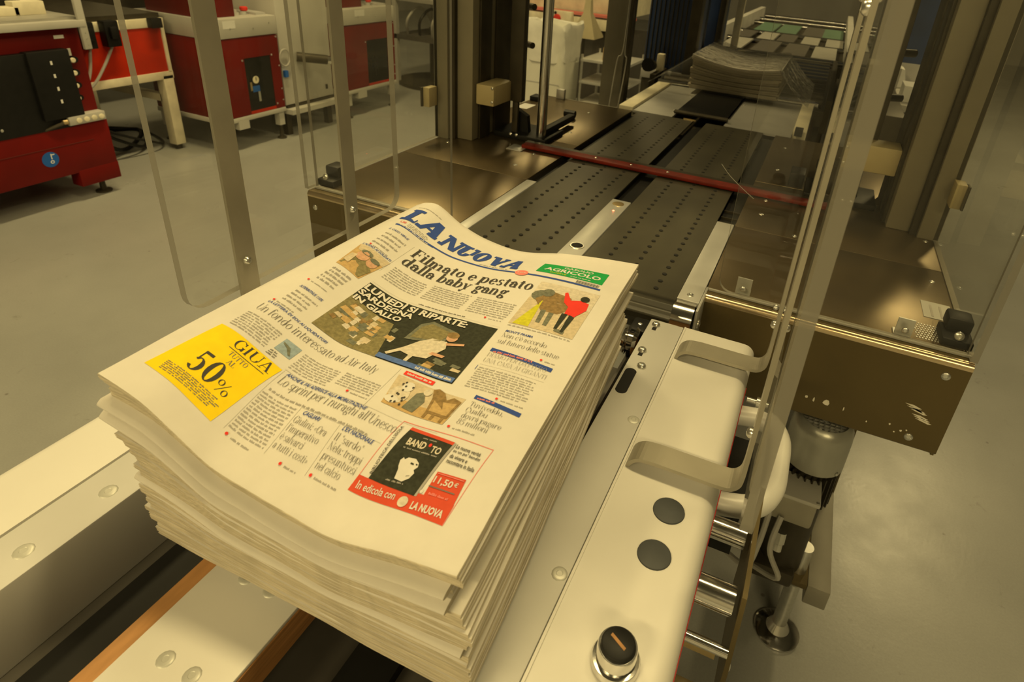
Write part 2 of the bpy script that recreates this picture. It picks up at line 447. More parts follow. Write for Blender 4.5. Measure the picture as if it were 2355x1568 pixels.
class Print:
    def __init__(s, name): s.name = name; s.V = []; s.F = []; s.M = []; s.ink = []
    def mi(s, m):
        if m not in s.ink: s.ink.append(m)
        return s.ink.index(m)
    def poly(s, pts, m, lv=1):
        b = len(s.V)
        for u, v in pts:
            x, y, z = surf(u, v); s.V.append((x, y, z+.00022*lv+.0001))
        s.F.append(tuple(range(b, b+len(pts)))); s.M.append(s.mi(m))
    def quad(s, a, b, c, d, m, lv=1, nu=0, nv=0):   # corners bl, br, tr, tl
        L_ = math.hypot((b[0]-a[0])*PW, (b[1]-a[1])*PH); H_ = math.hypot((d[0]-a[0])*PW, (d[1]-a[1])*PH)
        nu = nu or max(1, int(L_/.0045)); nv = nv or max(1, int(H_/.0045))
        P = lambda i, j: tuple((a[q]*(1-i)+b[q]*i)*(1-j)+(d[q]*(1-i)+c[q]*i)*j for q in (0, 1))
        for i in range(nu):
            for j in range(nv):
                s.poly([P(i/nu, j/nv), P((i+1)/nu, j/nv), P((i+1)/nu, (j+1)/nv), P(i/nu, (j+1)/nv)], m, lv)
    def rect(s, u0, u1, v0, v1, m, lv=1): s.quad((u0, v0), (u1, v0), (u1, v1), (u0, v1), m, lv)
    def disc(s, u, v, ru, rv, m, lv=2, n=12): s.poly([(u+ru*math.cos(2*PI*i/n), v+rv*math.sin(2*PI*i/n)) for i in range(n)], m, lv)
    def lines(s, u0, u1, v0, v1, n, m=None, lv=1, fill=.42, seed=1, ragged=0):
        m = m or GREY; r = random.Random(seed); p = (v1-v0)/n
        for k in range(n):
            y = v1-(k+1)*p; x = u0+r.uniform(0, .003); e = u1-(r.random()*ragged*(u1-u0)) if (ragged or k == n-1) else u1
            while x < e-.003:
                wd = min(r.uniform(.006, .024), e-x)
                xx = x
                while xx < x+wd-.001:
                    g_ = min(r.uniform(.0014, .0036), x+wd-xx); hh = fill*r.uniform(.75, 1.35)
                    s.poly([(xx, y+p*.2), (xx+g_, y+p*.2), (xx+g_, y+p*(.2+hh)), (xx, y+p*(.2+hh))], m, lv); xx += g_+.0009
                x += wd+.0035
    def build(s, label=None):
        me = bpy.data.meshes.new(s.name); V = [tuple(Vector(p)-TOP.location) for p in s.V]
        me.from_pydata(V, [], s.F); me.polygons.foreach_set('material_index', s.M); me.update()
        o = link(s.name, me, s.ink, None, False, TOP.location.copy()); par(o, TOP)
        if label: o['label'] = label
        return o

# ---- serif letters drawn from stems, hairlines and bowls (cap height 1)
def glyphs(S, h, slab=None):
    sf = slab or h; e = S*.42
    def st(x, y0, y1, s='bt'):
        o = [[(x, y0), (x+S, y0), (x+S, y1), (x, y1)]]
        if 'b' in s: o.append([(x-e, y0), (x+S+e, y0), (x+S+e, y0+sf), (x-e, y0+sf)])
        if 't' in s: o.append([(x-e, y1-sf), (x+S+e, y1-sf), (x+S+e, y1), (x-e, y1)])
        if 'l' in s: o.append([(x-e, y1-sf*1.6), (x+S*.5, y1-sf), (x+S*.5, y1), (x-e, y1-sf*.6)])
        return o
    def H(x0, x1, y, t=None):
        t = t or h; return [[(x0, y-t/2), (x1, y-t/2), (x1, y+t/2), (x0, y+t/2)]]
    def O(cx, cy, rx, ry, a0=0, a1=360, w=None, n=None):
        w = S if w is None else w; n = n or max(5, int(abs(a1-a0)/20)); o = []
        A = [math.radians(a0+(a1-a0)*i/n) for i in range(n+1)]
        for p, q in zip(A, A[1:]):
            f = lambda t, r: (cx+(rx-(w if r else 0))*math.cos(t), cy+(ry-(h if r else 0))*math.sin(t))
            o.append([f(p, 0), f(q, 0), f(q, 1), f(p, 1)])
        return o
    def D(x0, y0, x1, y1, wd): return [[(x0, y0), (x0+wd, y0), (x1+wd, y1), (x1, y1)]]
    def dot(x, y, r): return [[(x+r*math.cos(2*PI*i/8), y+r*math.sin(2*PI*i/8)) for i in range(8)]]
    X = .68; d = S*.55; q = h*1.3
    def sv(x, y): return H(x-e, x+S*.6+e, y, sf)
    G = {}
    G['a'] = (.60, O(.26, .47, .20, .21, 10, 165)+st(.36, 0, .49, '')+O(.25, .21, .21, .21, 40, 320)+H(.36, .36+S+e, sf/2, sf)+dot(.11, .5, d))
    G['b'] = (.68, st(.06, 0, 1.05, 'l')+O(.36, .33, .28, .35))
    G['c'] = (.56, O(.32, .34, .27, .35, 40, 325)+dot(.49, .52, d))
    G['d'] = (.70, st(.44, 0, 1.05, 'l')+O(.32, .33, .28, .35)+H(.44, .44+S+e, sf/2, sf))
    G['e'] = (.58, O(.31, .34, .27, .35, 0, 325)+H(.06, .56, .36, q))
    G['f'] = (.42, st(.12, 0, .85, 'b')+O(.30, .82, .18, .23, 30, 180)+H(.02, .38, X-h/2)+dot(.42, .93, d))
    G['g'] = (.60, O(.27, .46, .22, .23)+O(.29, -.10, .25, .17, 0, 360)+D(.13, .08, .10, .2, S*.7)+H(.1, .4, .07, S*.6)+dot(.52, .62, d))
    G['h'] = (.72, st(.06, 0, 1.05, 'bl')+O(.33, .44, .25, .25, 0, 150)+st(.58-S, 0, .46, 'b'))
    G['i'] = (.34, st(.09, 0, X, 'bl')+dot(.09+S/2, .88, max(d, .06)))
    G['l'] = (.34, st(.09, 0, 1.05, 'bl'))
    G['m'] = (1.04, st(.06, 0, X, 'bl')+O(.30, .44, .22, .25, 0, 150)+st(.52-S, 0, .46, 'b')+O(.70, .44, .22, .25, 0, 150)+st(.92-S, 0, .46, 'b'))
    G['n'] = (.72, st(.06, 0, X, 'bl')+O(.33, .44, .25, .25, 0, 150)+st(.58-S, 0, .46, 'b'))
    G['o'] = (.64, O(.32, .34, .28, .35))
    G['p'] = (.70, st(.06, -.3, X, 'bl')+O(.37, .34, .28, .35))
    G['q'] = (.70, st(.44, -.3, X, 'b')+O(.32, .34, .28, .35))
    G['r'] = (.52, st(.06, 0, X, 'bl')+O(.36, .42, .22, .27, 70, 160)+dot(.45, .6, d*1.1))
    G['s'] = (.50, O(.25, .51, .19, .18, 30, 270, S*.8)+O(.25, .18, .20, .19, -150, 90, S*.8)+D(.12, .46, .20, .24, S*.9)[:0])
    G['t'] = (.44, st(.12, .1, .85, '')+O(.30, .14, .18, .15, 180, 300)+H(.02, .38, X-h/2))
    G['u'] = (.72, st(.06, .2, X, 'l')+O(.33, .24, .25, .25, 190, 340)+st(.58-S, 0, X, 'l')+H(.58, .58+e, sf/2, sf))
    G['v'] = (.62, D(.26, 0, .04, X, S)+D(.28, 0, .46, X, q)+sv(.05, X-sf/2)+sv(.42, X-sf/2))
    G['x'] = (.62, D(.38, 0, .06, X, S)+D(.08, 0, .46, X, q)+sv(.07, X-sf/2)+sv(.43, X-sf/2)+sv(.07, sf/2)+sv(.40, sf/2))
    G['y'] = (.62, D(.26, 0, .04, X, S)+D(.14, -.26, .48, X, q)+sv(.05, X-sf/2)+sv(.44, X-sf/2)+dot(.12, -.24, d))
    G['z'] = (.5, H(.05, .45, X-h/2)+H(.05, .45, h/2)+D(.06, 0, .34, X, S*.9))
    G['A'] = (.82, D(.08, 0, .36, 1, q)+D(.58, 0, .34, 1, S)+H(.18, .62, .32)+H(-.02, .24, sf/2, sf)+H(.5, .86, sf/2, sf))
    G['C'] = (.76, O(.40, .5, .35, .52, 40, 320)+st(.66, .66, .98, '')[:1] and O(.40, .5, .35, .52, 40, 320)+H(.60, .68, .8, .3))
    G['D'] = (.84, st(.08, 0, 1)+O(.36, .5, .42, .5, -90, 90)+H(.08, .38, h/2)+H(.08, .38, 1-h/2))
    G['E'] = (.70, st(.08, 0, 1)+H(.08, .60, 1-h/2)+H(.08, .62, h/2)+H(.08, .46, .52)+H(.56, .60, .88, .24)+H(.58, .62, .12, .24))
    G['F'] = (.66, st(.08, 0, 1)+H(.08, .60, 1-h/2)+H(.08, .46, .5)+H(.56, .60, .88, .24)+H(.42, .46, .5, .26))
    G['G'] = (.82, O(.40, .5, .35, .52, 40, 320)+st(.62, .02, .42, 't')+H(.62, .68, .82, .28))
    G['I'] = (.36, st(.10, 0, 1))
    G['L'] = (.66, st(.08, 0, 1)+H(.08, .60, h/2)+H(.56, .60, .14, .28))
    G['M'] = (1.0, H(.0, .2, sf/2, sf)+D(.08, 0, .08, 1, q)+D(.42, 0, .08, 1, S)+D(.46, 0, .78, 1, q)+st(.76, 0, 1))
    G['N'] = (.88, D(.12, 0, .12, 1, q)+D(.60, 0, .08, 1, S)+D(.74, 0, .74, 1, q)+H(.02, .26, sf/2, sf)+H(.0, .2, 1-sf/2, sf)+H(.64, .88, 1-sf/2, sf))
    G['O'] = (.84, O(.42, .5, .36, .52))
    G['P'] = (.72, st(.08, 0, 1)+O(.36, .73, .30, .27, -90, 90)+H(.08, .38, 1-h/2)+H(.08, .38, .46+h/2))
    G['R'] = (.80, st(.08, 0, 1)+O(.36, .74, .28, .26, -90, 90)+H(.08, .38, 1-h/2)+H(.08, .38, .48+h/2)+D(.54, 0, .32, .48, S))
    G['S'] = (.64, O(.31, .75, .24, .27, 20, 270, S*.9)+O(.31, .25, .26, .27, -160, 90, S*.9)+H(.50, .56, .84, .24)+H(.06, .12, .16, .24))
    G['T'] = (.74, st(.37-S/2, 0, 1, 'b')+H(.06, .68, 1-h/2)+H(.06, .10, .86, .28)+H(.64, .68, .86, .28))
    G['U'] = (.82, st(.10, .3, 1, 't')+O(.40, .32, .30, .34, 180, 360, S*.9)+D(.68, .3, .68, 1, q)+H(.58, .82, 1-sf/2, sf))
    G['V'] = (.80, D(.34, 0, .06, 1, S)+D(.38, 0, .64, 1, q)+H(-.02, .3, 1-sf/2, sf)+H(.54, .8, 1-sf/2, sf))
    G['5'] = (.62, H(.14, .52, .97, S*.75)+D(.12, .5, .14, 1, q)+O(.28, .32, .28, .34, -150, 140))
    G['0'] = (.64, O(.32, .5, .28, .52))
    G['8'] = (.64, O(.32, .76, .23, .26)+O(.32, .27, .27, .29))
    G['%'] = (.92, O(.20, .76, .18, .25, w=S*.6)+O(.70, .24, .18, .25, w=S*.6)+D(.18, 0, .66, 1, q))
    G[','] = (.26, dot(.13, .05, max(d, .07))+D(.08, -.2, .15, .02, q))
    G['.'] = (.24, dot(.12, .05, max(d, .07)))
    G[':'] = (.28, dot(.14, .06, max(d, .07))+dot(.14, .55, max(d, .07)))
    G["'"] = (.22, D(.08, .72, .1, 1, S*.6))
    G['"'] = (.36, D(.08, .72, .1, 1, S*.5)+D(.2, .72, .22, 1, S*.5))
    G['«'] = (.46, D(.2, .14, .06, .34, q*1.5)+D(.06, .34, .2, .54, q*1.5)+D(.36, .14, .22, .34, q*1.5)+D(.22, .34, .36, .54, q*1.5))
    G['»'] = (.46, D(.06, .14, .2, .34, q*1.5)+D(.2, .34, .06, .54, q*1.5)+D(.22, .14, .36, .34, q*1.5)+D(.36, .34, .22, .54, q*1.5))
    G['è'] = (.58, G['e'][1]+D(.3, .78, .18, .95, S*.7)); G['à'] = (.60, G['a'][1]+D(.3, .78, .18, .95, S*.7))
    G[' '] = (.3, [])
    return G
GB = glyphs(.17, .045); GL = glyphs(.085, .026); GX = glyphs(.27, .125, .17); GM = glyphs(.13, .035)
def serif(P, G, txt, u0, u1, vb, cap, m, lv=2, slant=0, vb1=None):
    tot = sum(G[c][0] for c in txt); sx = (u1-u0)/tot; x = 0
    vb1 = vb if vb1 is None else vb1
    for c in txt:
        wd, ops = G[c]
        for pl in ops:
            q = [(u0+sx*(x+a+slant*b), vb+(vb1-vb)*(x+a)/tot+cap*b) for a, b in pl]
            if len(q) == 4:
                la = math.hypot((q[1][0]-q[0][0])*PW, (q[1][1]-q[0][1])*PH); lb_ = math.hypot((q[3][0]-q[0][0])*PW, (q[3][1]-q[0][1])*PH)
                P.quad(*q, m, lv, max(1, int(la/.003)), max(1, int(lb_/.003)))
            else: P.poly(q, m, lv)
        x += wd
_cache = {}
def sans_mesh(txt, bold):
    if (txt, bold) in _cache: return _cache[(txt, bold)]
    cu = bpy.data.curves.new('t', 'FONT'); cu.body = txt; cu.offset = bold; cu.resolution_u = 2
    ob = bpy.data.objects.new('t', cu); COL.objects.link(ob)
    dg = bpy.context.evaluated_depsgraph_get(); me = bpy.data.meshes.new_from_object(ob.evaluated_get(dg))
    V = [(v.co.x, v.co.y) for v in me.vertices]; F = [tuple(p.vertices) for p in me.polygons]
    bpy.data.objects.remove(ob); bpy.data.curves.remove(cu); bpy.data.meshes.remove(me)
    _cache[(txt, bold)] = (V, F); return V, F
def sans(P, txt, u0, u1, v0, v1, m, lv=2, bold=.015, slant=0, vert=False, fixed=None):
    V, F = sans_mesh(txt, bold)
    xs = [a for a, b in V]; ys = [b for a, b in V]; x0, x1, y0, y1 = min(xs), max(xs), min(ys), max(ys)
    if fixed: y0, y1 = fixed
    for f in F:
        pts = []
        for i in f:
            a = (V[i][0]-x0)/(x1-x0); b = (V[i][1]-y0)/(y1-y0)
            if vert: pts.append((u1-(u1-u0)*b, v0+(v1-v0)*a))
            else: pts.append((u0+(u1-u0)*a+slant*b, v0+(v1-v0)*b))
        P.poly(pts, m, lv)

# masthead
p = Print('masthead_lettering')
serif(p, GX, 'LA', .066, .222, .840, .088, IB, slant=.03)
serif(p, GX, 'NUOVA', .238, .590, .836, .078, IB, slant=.03, vb1=.826)
p.lines(.06, .17, .944, .952, 1, GREY, seed=3)
p.quad((.085, .797), (.25, .803), (.25, .8115), (.085, .8055), IB); p.quad((.25, .805), (.93, .803), (.93, .811), (.25, .811), IB)
p.lines(.10, .23, .800, .808, 1, IW, 2, .5, seed=5)
sans(p, '1,50', .088, .112, .815, .828, IR, bold=.01); p.lines(.122, .21, .812, .832, 3, GREY, seed=9)
p.lines(.44, .56, .815, .823, 1, GREY, seed=6); p.disc(.626, .808, .026, .015, IPK, 3, 18); p.lines(.607, .645, .804, .812, 1, IW, 4, seed=2)
p.build('blue slab lettering of the masthead')
# green advert
p = Print('green_advert')
p.rect(.668, .925, .833, .902, IG)
sans(p, 'GASOLIO', .755, .87, .880, .894, IW, bold=.02); sans(p, 'AGRICOLO', .69, .908, .851, .874, IW, bold=.03); sans(p, 'online', .72, .785, .838, .848, IYO, bold=.01)
p.lines(.80, .88, .836, .845, 1, IW, 2, seed=8)
for i in range(24): p.rect(.835+i*.0036, .835+i*.0036+(.0012 if i % 3 else .002), .812, .827, INK, 2)
p.build('green printed advert')
# main headline
p = Print('headline_lettering')
serif(p, GB, 'Filmato e pestato', .222, .710, .719, .045, INK, vb1=.730)
serif(p, GB, 'dalla baby gang', .222, .642, .671, .043, INK, vb1=.680)
p.build('bold black headline')
# right photo: rider in red jacket
p = Print('photo_print')
p.rect(.722, .942, .580, .782, IST); p.quad((.722, .70), (.942, .70), (.942, .782), (.722, .782), ILG, 1.3)
p.poly([(.735, .582), (.79, .582), (.775, .70)], IYO, 2)
p.poly([(.745, .70), (.79, .745), (.86, .735), (.885, .69), (.85, .655), (.79, .655)], IBR, 2); p.disc(.775, .735, .022, .018, IDG, 3); p.disc(.762, .718, .04, .026, IDG, 1.7)
p.poly([(.87, .665), (.905, .66), (.93, .70), (.925, .73), (.895, .735), (.862, .725), (.836, .757), (.828, .752), (.845, .71), (.868, .695)], IR, 3)
p.disc(.905, .744, .016, .013, IDK, 4)
for a, b in (((.80, .66), (.808, .605)), ((.83, .655), (.835, .60))): p.quad((b[0]-.007, b[1]), (b[0]+.007, b[1]), (a[0]+.009, a[1]), (a[0]-.009, a[1]), IDG, 2)
p.quad((.868, .598), (.878, .598), (.882, .665), (.862, .665), IDK, 3); p.quad((.892, .592), (.902, .592), (.908, .66), (.888, .665), IDK, 3); p.quad((.872, .59), (.906, .586), (.906, .598), (.872, .6), IDG, 3); p.quad((.883, .60), (.886, .60), (.889, .65), (.886, .65), ILG, 4)
p.lines(.725, .94, .568, .577, 1, GREY, seed=4)
p.build('printed photo of a rider in red')
# centre photo: classroom
p = Print('photo_print')
p.rect(.222, .708, .342, .548, IDK)
p.quad((.222, .342), (.45, .342), (.40, .46), (.222, .48), IOL, 1.5)
rp = random.Random(12)
for i in range(46):
    u = rp.uniform(.23, .43); v = rp.uniform(.352, .455); a = rp.uniform(.008, .022); b = rp.uniform(.006, .014)
    p.quad((u, v), (min(u+a*1.6, .445), v-.003), (min(u+a*1.7, .448), v+b), (u+.004, v+b+.003), rp.choice([ITN, ITN, ILG, IBR, IDG, IST, ILG]), 2+i*.02)
p.poly([(.47, .425), (.585, .442), (.605, .495), (.505, .512), (.475, .49)], IDG, 3.2); p.poly([(.482, .436), (.577, .45), (.592, .488), (.508, .502), (.486, .483)], IOL, 3.5)
p.poly([(.485, .385), (.535, .378), (.585, .385), (.612, .432), (.60, .455), (.55, .452), (.52, .43)], ILG, 3.8)
p.disc(.603, .472, .018, .014, ISK, 4); p.disc(.60, .482, .02, .012, IBR, 4.2)
p.quad((.598, .45), (.606, .443), (.655, .458), (.652, .465), ISK, 4); p.quad((.58, .40), (.625, .402), (.628, .41), (.585, .41), ISK, 4)
p.quad((.46, .365), (.47, .36), (.505, .39), (.495, .398), ILG, 4); p.quad((.53, .348), (.54, .348), (.545, .382), (.53, .382), ILG, 4)
for i in range(9):
    u = rp.uniform(.57, .69); v = rp.uniform(.352, .39); p.quad((u, v), (min(u+.03, .704), v), (min(u+.032, .704), v+.008), (u+.003, v+.01), rp.choice([ITN, IBR, IDG, IST]), 2.5+i*.03)
p.rect(.447, .706, .343, .358, ILB, 4.6); p.lines(.58, .70, .344, .356, 1, IW, 5, .5, seed=3)
sans(p, 'LUNEDÌ SI RIPARTE:', .226, .612, .519, .541, IW, 5.2, .035, fixed=(0, .72))
sans(p, 'SARDEGNA', .226, .432, .494, .514, IW, 5.2, .035); sans(p, 'IN GIALLO', .230, .408, .470, .489, IW, 5.2, .035)
p.build('large printed photo of a classroom with white capitals')
# soldiers photo, plane photo
p = Print('photo_print'); p.quad((.098, .535), (.19, .532), (.207, .645), (.082, .648), ITN)
p.quad((.10, .62), (.203, .617), (.207, .645), (.083, .648), IST, 2)
p.poly([(.10, .545), (.185, .535), (.195, .575), (.165, .60), (.12, .59)], IOL, 3); p.disc(.135, .605, .022, .02, ISK, 3.5); p.disc(.175, .60, .018, .017, ISK, 3.6); p.disc(.137, .622, .022, .01, IDG, 4); p.disc(.176, .613, .018, .009, IDG, 4); p.quad((.10, .56), (.125, .555), (.12, .60), (.1, .595), IST, 4)
p.build('small printed photo of two soldiers')
p = Print('photo_print'); p.rect(.220, .272, .236, .272, ISB); p.poly([(.225, .262), (.25, .258), (.266, .242), (.26, .241), (.243, .253), (.226, .258)], IDG, 2.5)
p.build('small printed photo of a plane in the sky')
# cartoon panel
p = Print('photo_print'); p.quad((.578, .236), (.766, .236), (.776, .312), (.556, .318), IST); p.quad((.578, .236), (.766, .236), (.77, .262), (.574, .262), ITN, 1.5)
p.poly([(.70, .252), (.765, .25), (.772, .30), (.745, .306), (.73, .295), (.712, .312), (.69, .318), (.676, .312), (.69, .29)], IBR, 3); p.poly([(.706, .258), (.76, .256), (.764, .292), (.73, .288), (.70, .288)], ITN, 3.4)
for u in (.70, .722, .75): p.quad((u, .238), (u+.008, .238), (u+.01, .262), (u, .262), IBR, 3)
p.poly([(.635, .243), (.67, .241), (.678, .275), (.66, .298), (.642, .288)], IDG, 3); p.disc(.668, .3, .012, .01, ILG, 4); p.disc(.602, .27, .028, .024, ILG, 3); p.disc(.61, .295, .016, .014, IW, 3.5); p.disc(.594, .252, .02, .01, IW, 3.4)
for i in range(14): p.disc(.585+rp.random()*.045, .245+rp.random()*.06, .003, .003, INK, 4)
p.rect(.566, .662, .322, .334, IR, 2); p.lines(.574, .655, .323, .333, 1, IW, 3, .45, seed=11)
p.build('small printed drawing of a man with a camel')
# yellow advert
p = Print('yellow_advert'); p.quad((.046, .060), (.260, .053), (.283, .208), (.073, .213), IY)
serif(p, GM, 'GIUA', .150, .268, .182, .023, INK); p.rect(.152, .262, .1755, .1768, INK, 2)
serif(p, GM, 'TUTTO', .165, .222, .162, .0105, MID); serif(p, GM, 'AL', .180, .203, .147, .0105, MID)
serif(p, GB, '50', .118, .202, .096, .046, INK); serif(p, GM, '%', .203, .245, .096, .024, INK)
p.lines(.080, .250, .066, .089, 6, MID, 2, .45, seed=21, ragged=.12)
p.build('yellow printed advert with large black numerals')
# book advert
p = Print('book_advert')
p.quad((.645, .074), (.911, .064), (.912, .100), (.650, .101), IO, 1); p.quad((.832, .098), (.911, .098), (.907, .146), (.833, .143), IO, 1.2)
for a in (((.646, .074), (.668, .217)), ((.911, .064), (.924, .220))):
    (x0, y0), (x1, y1) = a; p.quad((x0, y0), (x0+.0016, y0), (x1+.0016, y1), (x1, y1), IPK, 1, 1, 0)
p.quad((.668, .2165), (.924, .2185), (.924, .220), (.668, .218), IPK, 1)
p.quad((.677, .101), (.811, .094), (.829, .205), (.701, .210), IDK, 2); p.quad((.699, .203), (.828, .198), (.829, .205), (.701, .210), IO, 2.4); p.quad((.811, .094), (.817, .0945), (.835, .203), (.829, .205), GREY, 2.1)
sans(p, 'BAND', .715, .768, .172, .187, ILG, 3, .03); sans(p, 'TO', .785, .812, .170, .185, ILG, 3, .03); p.disc(.777, .184, .004, .004, IR, 3)
p.lines(.712, .81, .164, .169, 1, GREY, 3, seed=2); p.lines(.745, .79, .192, .197, 1, GREY, 3, seed=6); p.lines(.72, .77, .105, .110, 1, GREY, 3, seed=4)
p.poly([(.740, .112), (.762, .110), (.776, .118), (.781, .128), (.775, .133), (.781, .139), (.778, .146), (.765, .152), (.745, .151), (.738, .146), (.733, .149), (.728, .143), (.732, .133), (.736, .128)], IW, 3.2)
p.quad((.758, .141), (.768, .140), (.767, .143), (.758, .144), IDK, 4, 1, 1); p.quad((.773, .1415), (.778, .141), (.777, .1435), (.772, .144), IDK, 4, 1, 1); p.quad((.764, .119), (.773, .121), (.773, .123), (.765, .1215), GREY, 4, 1, 1)
sans(p, 'BIBLIOTECA DELL\'ISOLA', .672, .680, .108, .205, INK, 3, .01, vert=True)
for k, t in enumerate(('La nuova verità', 'su un po\' banditi', 'da vivere e', 'raccontare in Italia')): sans(p, t, .838, (.905, .91, .885, .912)[k], .195-k*.0108, .2035-k*.0108, INK, 2, .012)
p.quad((.836, .139), (.904, .141), (.904, .1425), (.836, .1405), IPK, 3); sans(p, '11,50', .836, .885, .121, .135, IW, 3, .02); sans(p, '€', .888, .897, .127, .135, IW, 3, .02); p.quad((.832, .115), (.90, .115), (.90, .117), (.832, .117), MID, 3)
p.disc(.823, .104, .004, .003, IW, 3); p.lines(.84, .895, .101, .109, 1, IPK, 3, seed=5)
sans(p, 'In edicola con', .660, .768, .080, .093, IW, 3, .01); p.disc(.793, .081, .013, .009, ILG, 3, 14); sans(p, 'LA NUOVA', .817, .900, .073, .086, IW, 3, .035)
p.build('red printed advert with a dark book cover')
# articles
p = Print('article_text')
def kick(t, u0, u1, v, hgt=.0085): sans(p, t, u0, u1, v, v+hgt, IB, 2, .012, slant=.002)
def hl(ts, u0, us, v, pitch, cap, G=GL, m=None):
    for k, (t, u1) in enumerate(zip(ts, us)): serif(p, G, t, u0, u1, v-k*pitch, cap, m or MID)
def pick(u, v, e):
    p.disc(u, v, .004, .003, IR, 3, 8); p.lines(u+.01, e, v-.004, v+.003, 1, GREY, seed=int(u*999))
kick('IL CASO VIRUS', .088, .172, .763); p.lines(.098, .186, .672, .752, 4, GREY, 1, .34, 31, .25); pick(.108, .663, .18)
p.rect(.205, .2062, .60, .76, GREY2)
p.lines(.226, .366, .585, .650, 7, GREY, seed=41); p.lines(.382, .535, .585, .658, 8, GREY, seed=42); p.lines(.556, .705, .585, .658, 8, GREY, seed=43); pick(.640, .578, .70)
p.rect(.224, .71, .5555, .5562, GREY2); p.lines(.40, .58, .558, .566, 1, MID, seed=44)
kick("L'ADDIO AI SOLDATI", .085, .20, .650); p.lines(.108, .190, .452, .522, 5, GREY, 1, .42, 51, .25); pick(.10, .438, .17)
kick('SUPERBONUS 110%', .104, .186, .404); p.lines(.107, .192, .345, .396, 4, GREY, 1, .34, 52, .2); pick(.097, .334, .17)
kick('LA LETTERA DI EOS AI LIQUIDATORI', .090, .297, .319)
serif(p, GL, 'Un fondo interessato ad Air Italy', .086, .495, .288, .0235, MID, vb1=.297)
p.lines(.082, .203, .222, .276, 8, GREY, seed=61); p.lines(.215, .245, .216, .232, 3, MID, 1, .5, 62)
p.lines(.285, .410, .220, .272, 8, GREY, seed=63); p.lines(.424, .542, .236, .276, 6, GREY, seed=64); pick(.475, .230, .54)
p.rect(.546, .5472, .215, .335, GREY2); p.rect(.285, .77, .2135, .2142, GREY2); p.rect(.288, .2892, .06, .212, GREY2)
kick('ANCHE IL FAI ADERISCE ALLA MOBILITAZIONE', .300, .560, .2035)
serif(p, GL, "Lo sprint per i nuraghi all'Unesco", .300, .668, .180, .0215, MID, vb1=.184)
p.lines(.298, .612, .1575, .1665, 1, GREY, 1, .45, 71)
p.lines(.292, .400, .066, .154, 13, GREY, seed=72); pick(.303, .056, .375)
p.rect(.4085, .4097, .062, .158, GREY2); p.rect(.532, .5332, .062, .158, GREY2); p.rect(.412, .53, .1585, .1592, GREY2); p.rect(.536, .655, .1585, .1592, GREY2)
kick('CAGLIARI', .424, .476, .147); hl(['Giulini: «Ora', "l'imperativo", 'è salvarci', 'a tutti i costi»'], .415, (.518, .512, .486, .518), .128, .0172, .0135); pick(.462, .060, .51)
kick("L'EX NAZIONALE", .546, .636, .150); hl(['Il "sardo"', 'Nela: troppi', 'presuntuosi', 'nel calcio'], .542, (.625, .640, .640, .612), .130, .0172, .0135); pick(.546, .066, .62)
kick("MONT'E PRAMA", .735, .828, .5445); hl(['Non c\'è accordo', 'sul futuro delle statue'], .735, (.885, .938), .524, .024, .0165); pick(.895, .482, .94)
p.quad((.736, .468), (.941, .455), (.941, .468), (.736, .480), IB, 1); p.lines(.745, .875, .463, .475, 1, IPK, 2, .4, 77)
hl(['DIAMO PER DAVVERO', 'UNA CASA AI GIGANTI'], .738, (.928, .940), .449, .0195, .0135, GL, GREY); p.rect(.737, .94, .4205, .4212, GREY2)
p.rect(.735, .7365, .40, .415, IB, 2); p.lines(.742, .93, .345, .414, 10, GREY, seed=81, ragged=.1); pick(.851, .336, .93)
p.quad((.793, .320), (.935, .310), (.935, .321), (.793, .331), IB, 1); p.lines(.80, .86, .319, .328, 1, IPK, 2, .4, 78)
hl(['Tuvixeddu,', 'Cualbu', 'dovrà pagare', '85 milioni'], .795, (.895, .860, .910, .885), .298, .0165, .0135); pick(.785, .236, .86)
p.build('columns of small text and thin headlines')

# ------------------------------------------------------------------ feed conveyor
T = .85
fc = thing('feed_conveyor', (-.27, .2, 0), 'feed conveyor with white and grey covered rails carrying the newspaper stack', 'conveyor')
RY0 = -.75
# left rail
rc = B().prism(rrect(-.543, -.4745, T-.075, T, .012, 4, (0, 1, 0, 0)), 'y', RY0, .669).build('rail_cover', WHITE, fc); rc['label'] = 'white rail cover'
rs = box('guide_strip', GREYL, fc, -.4725, -.4284, RY0, .669, T-.07, T, .0012)
for y in (.138, .198, .008, .45): screw(rs, (-.4465, y, T), (0, 0, 1), .0068, h=.14)
# centre slat
sl = B().box(-.326, -.25, RY0, .66, .837, .8405, .0008).build('slat', WHITE, fc)
box('plywood_core', WOOD, sl, -.341, -.2495, RY0+.002, .659, .812, .8368)
for y in (.195, .132, .05):
    for x in (-.2985, -.2755): screw(sl, (x, y, .8405), (0, 0, 1), .0058, h=.14)
# right rail
rs2 = box('guide_strip', GREYL, fc, -.1285, -.0862, RY0, .669, T-.012, T, .0012); rs2['label'] = 'grey guide strip with slot and screws'
box('plywood_core', WOOD, rs2, -.128, -.087, RY0+.002, .667, T-.05, T-.012)
for x, y in ((-.119, .656), (-.119, .595), (-.111, .565)): screw(rs2, (x, y, T), (0, 0, 1), .0055, h=.8)
for y in (.477, .291): screw(rs2, (-.093, y, T), (0, 0, 1), .0062, h=.14)
for i, y in enumerate((.588, .648)): box('screw_slot', HOLE, rs2, -.1215, -.1165, y-.004, y+.004, T-.002, T+.0003)
B().prism([(-.119+.0065*math.cos(a)+0, .533+.0065*math.sin(a)+(.017 if math.sin(a) > 0 else -.017)) for a in [2*PI*i/20 for i in range(20)]], 'z', T-.003, T+.0004).build('slot', HOLE, rs2)
rc2 = B().prism(rrect(-.0835, .003, T-.062, T, .014, 5, (1, 0, 0, 0)), 'y', RY0, .670).build('rail_cover', WHITE, fc); rc2['label'] = 'white rail cover with dark round caps'
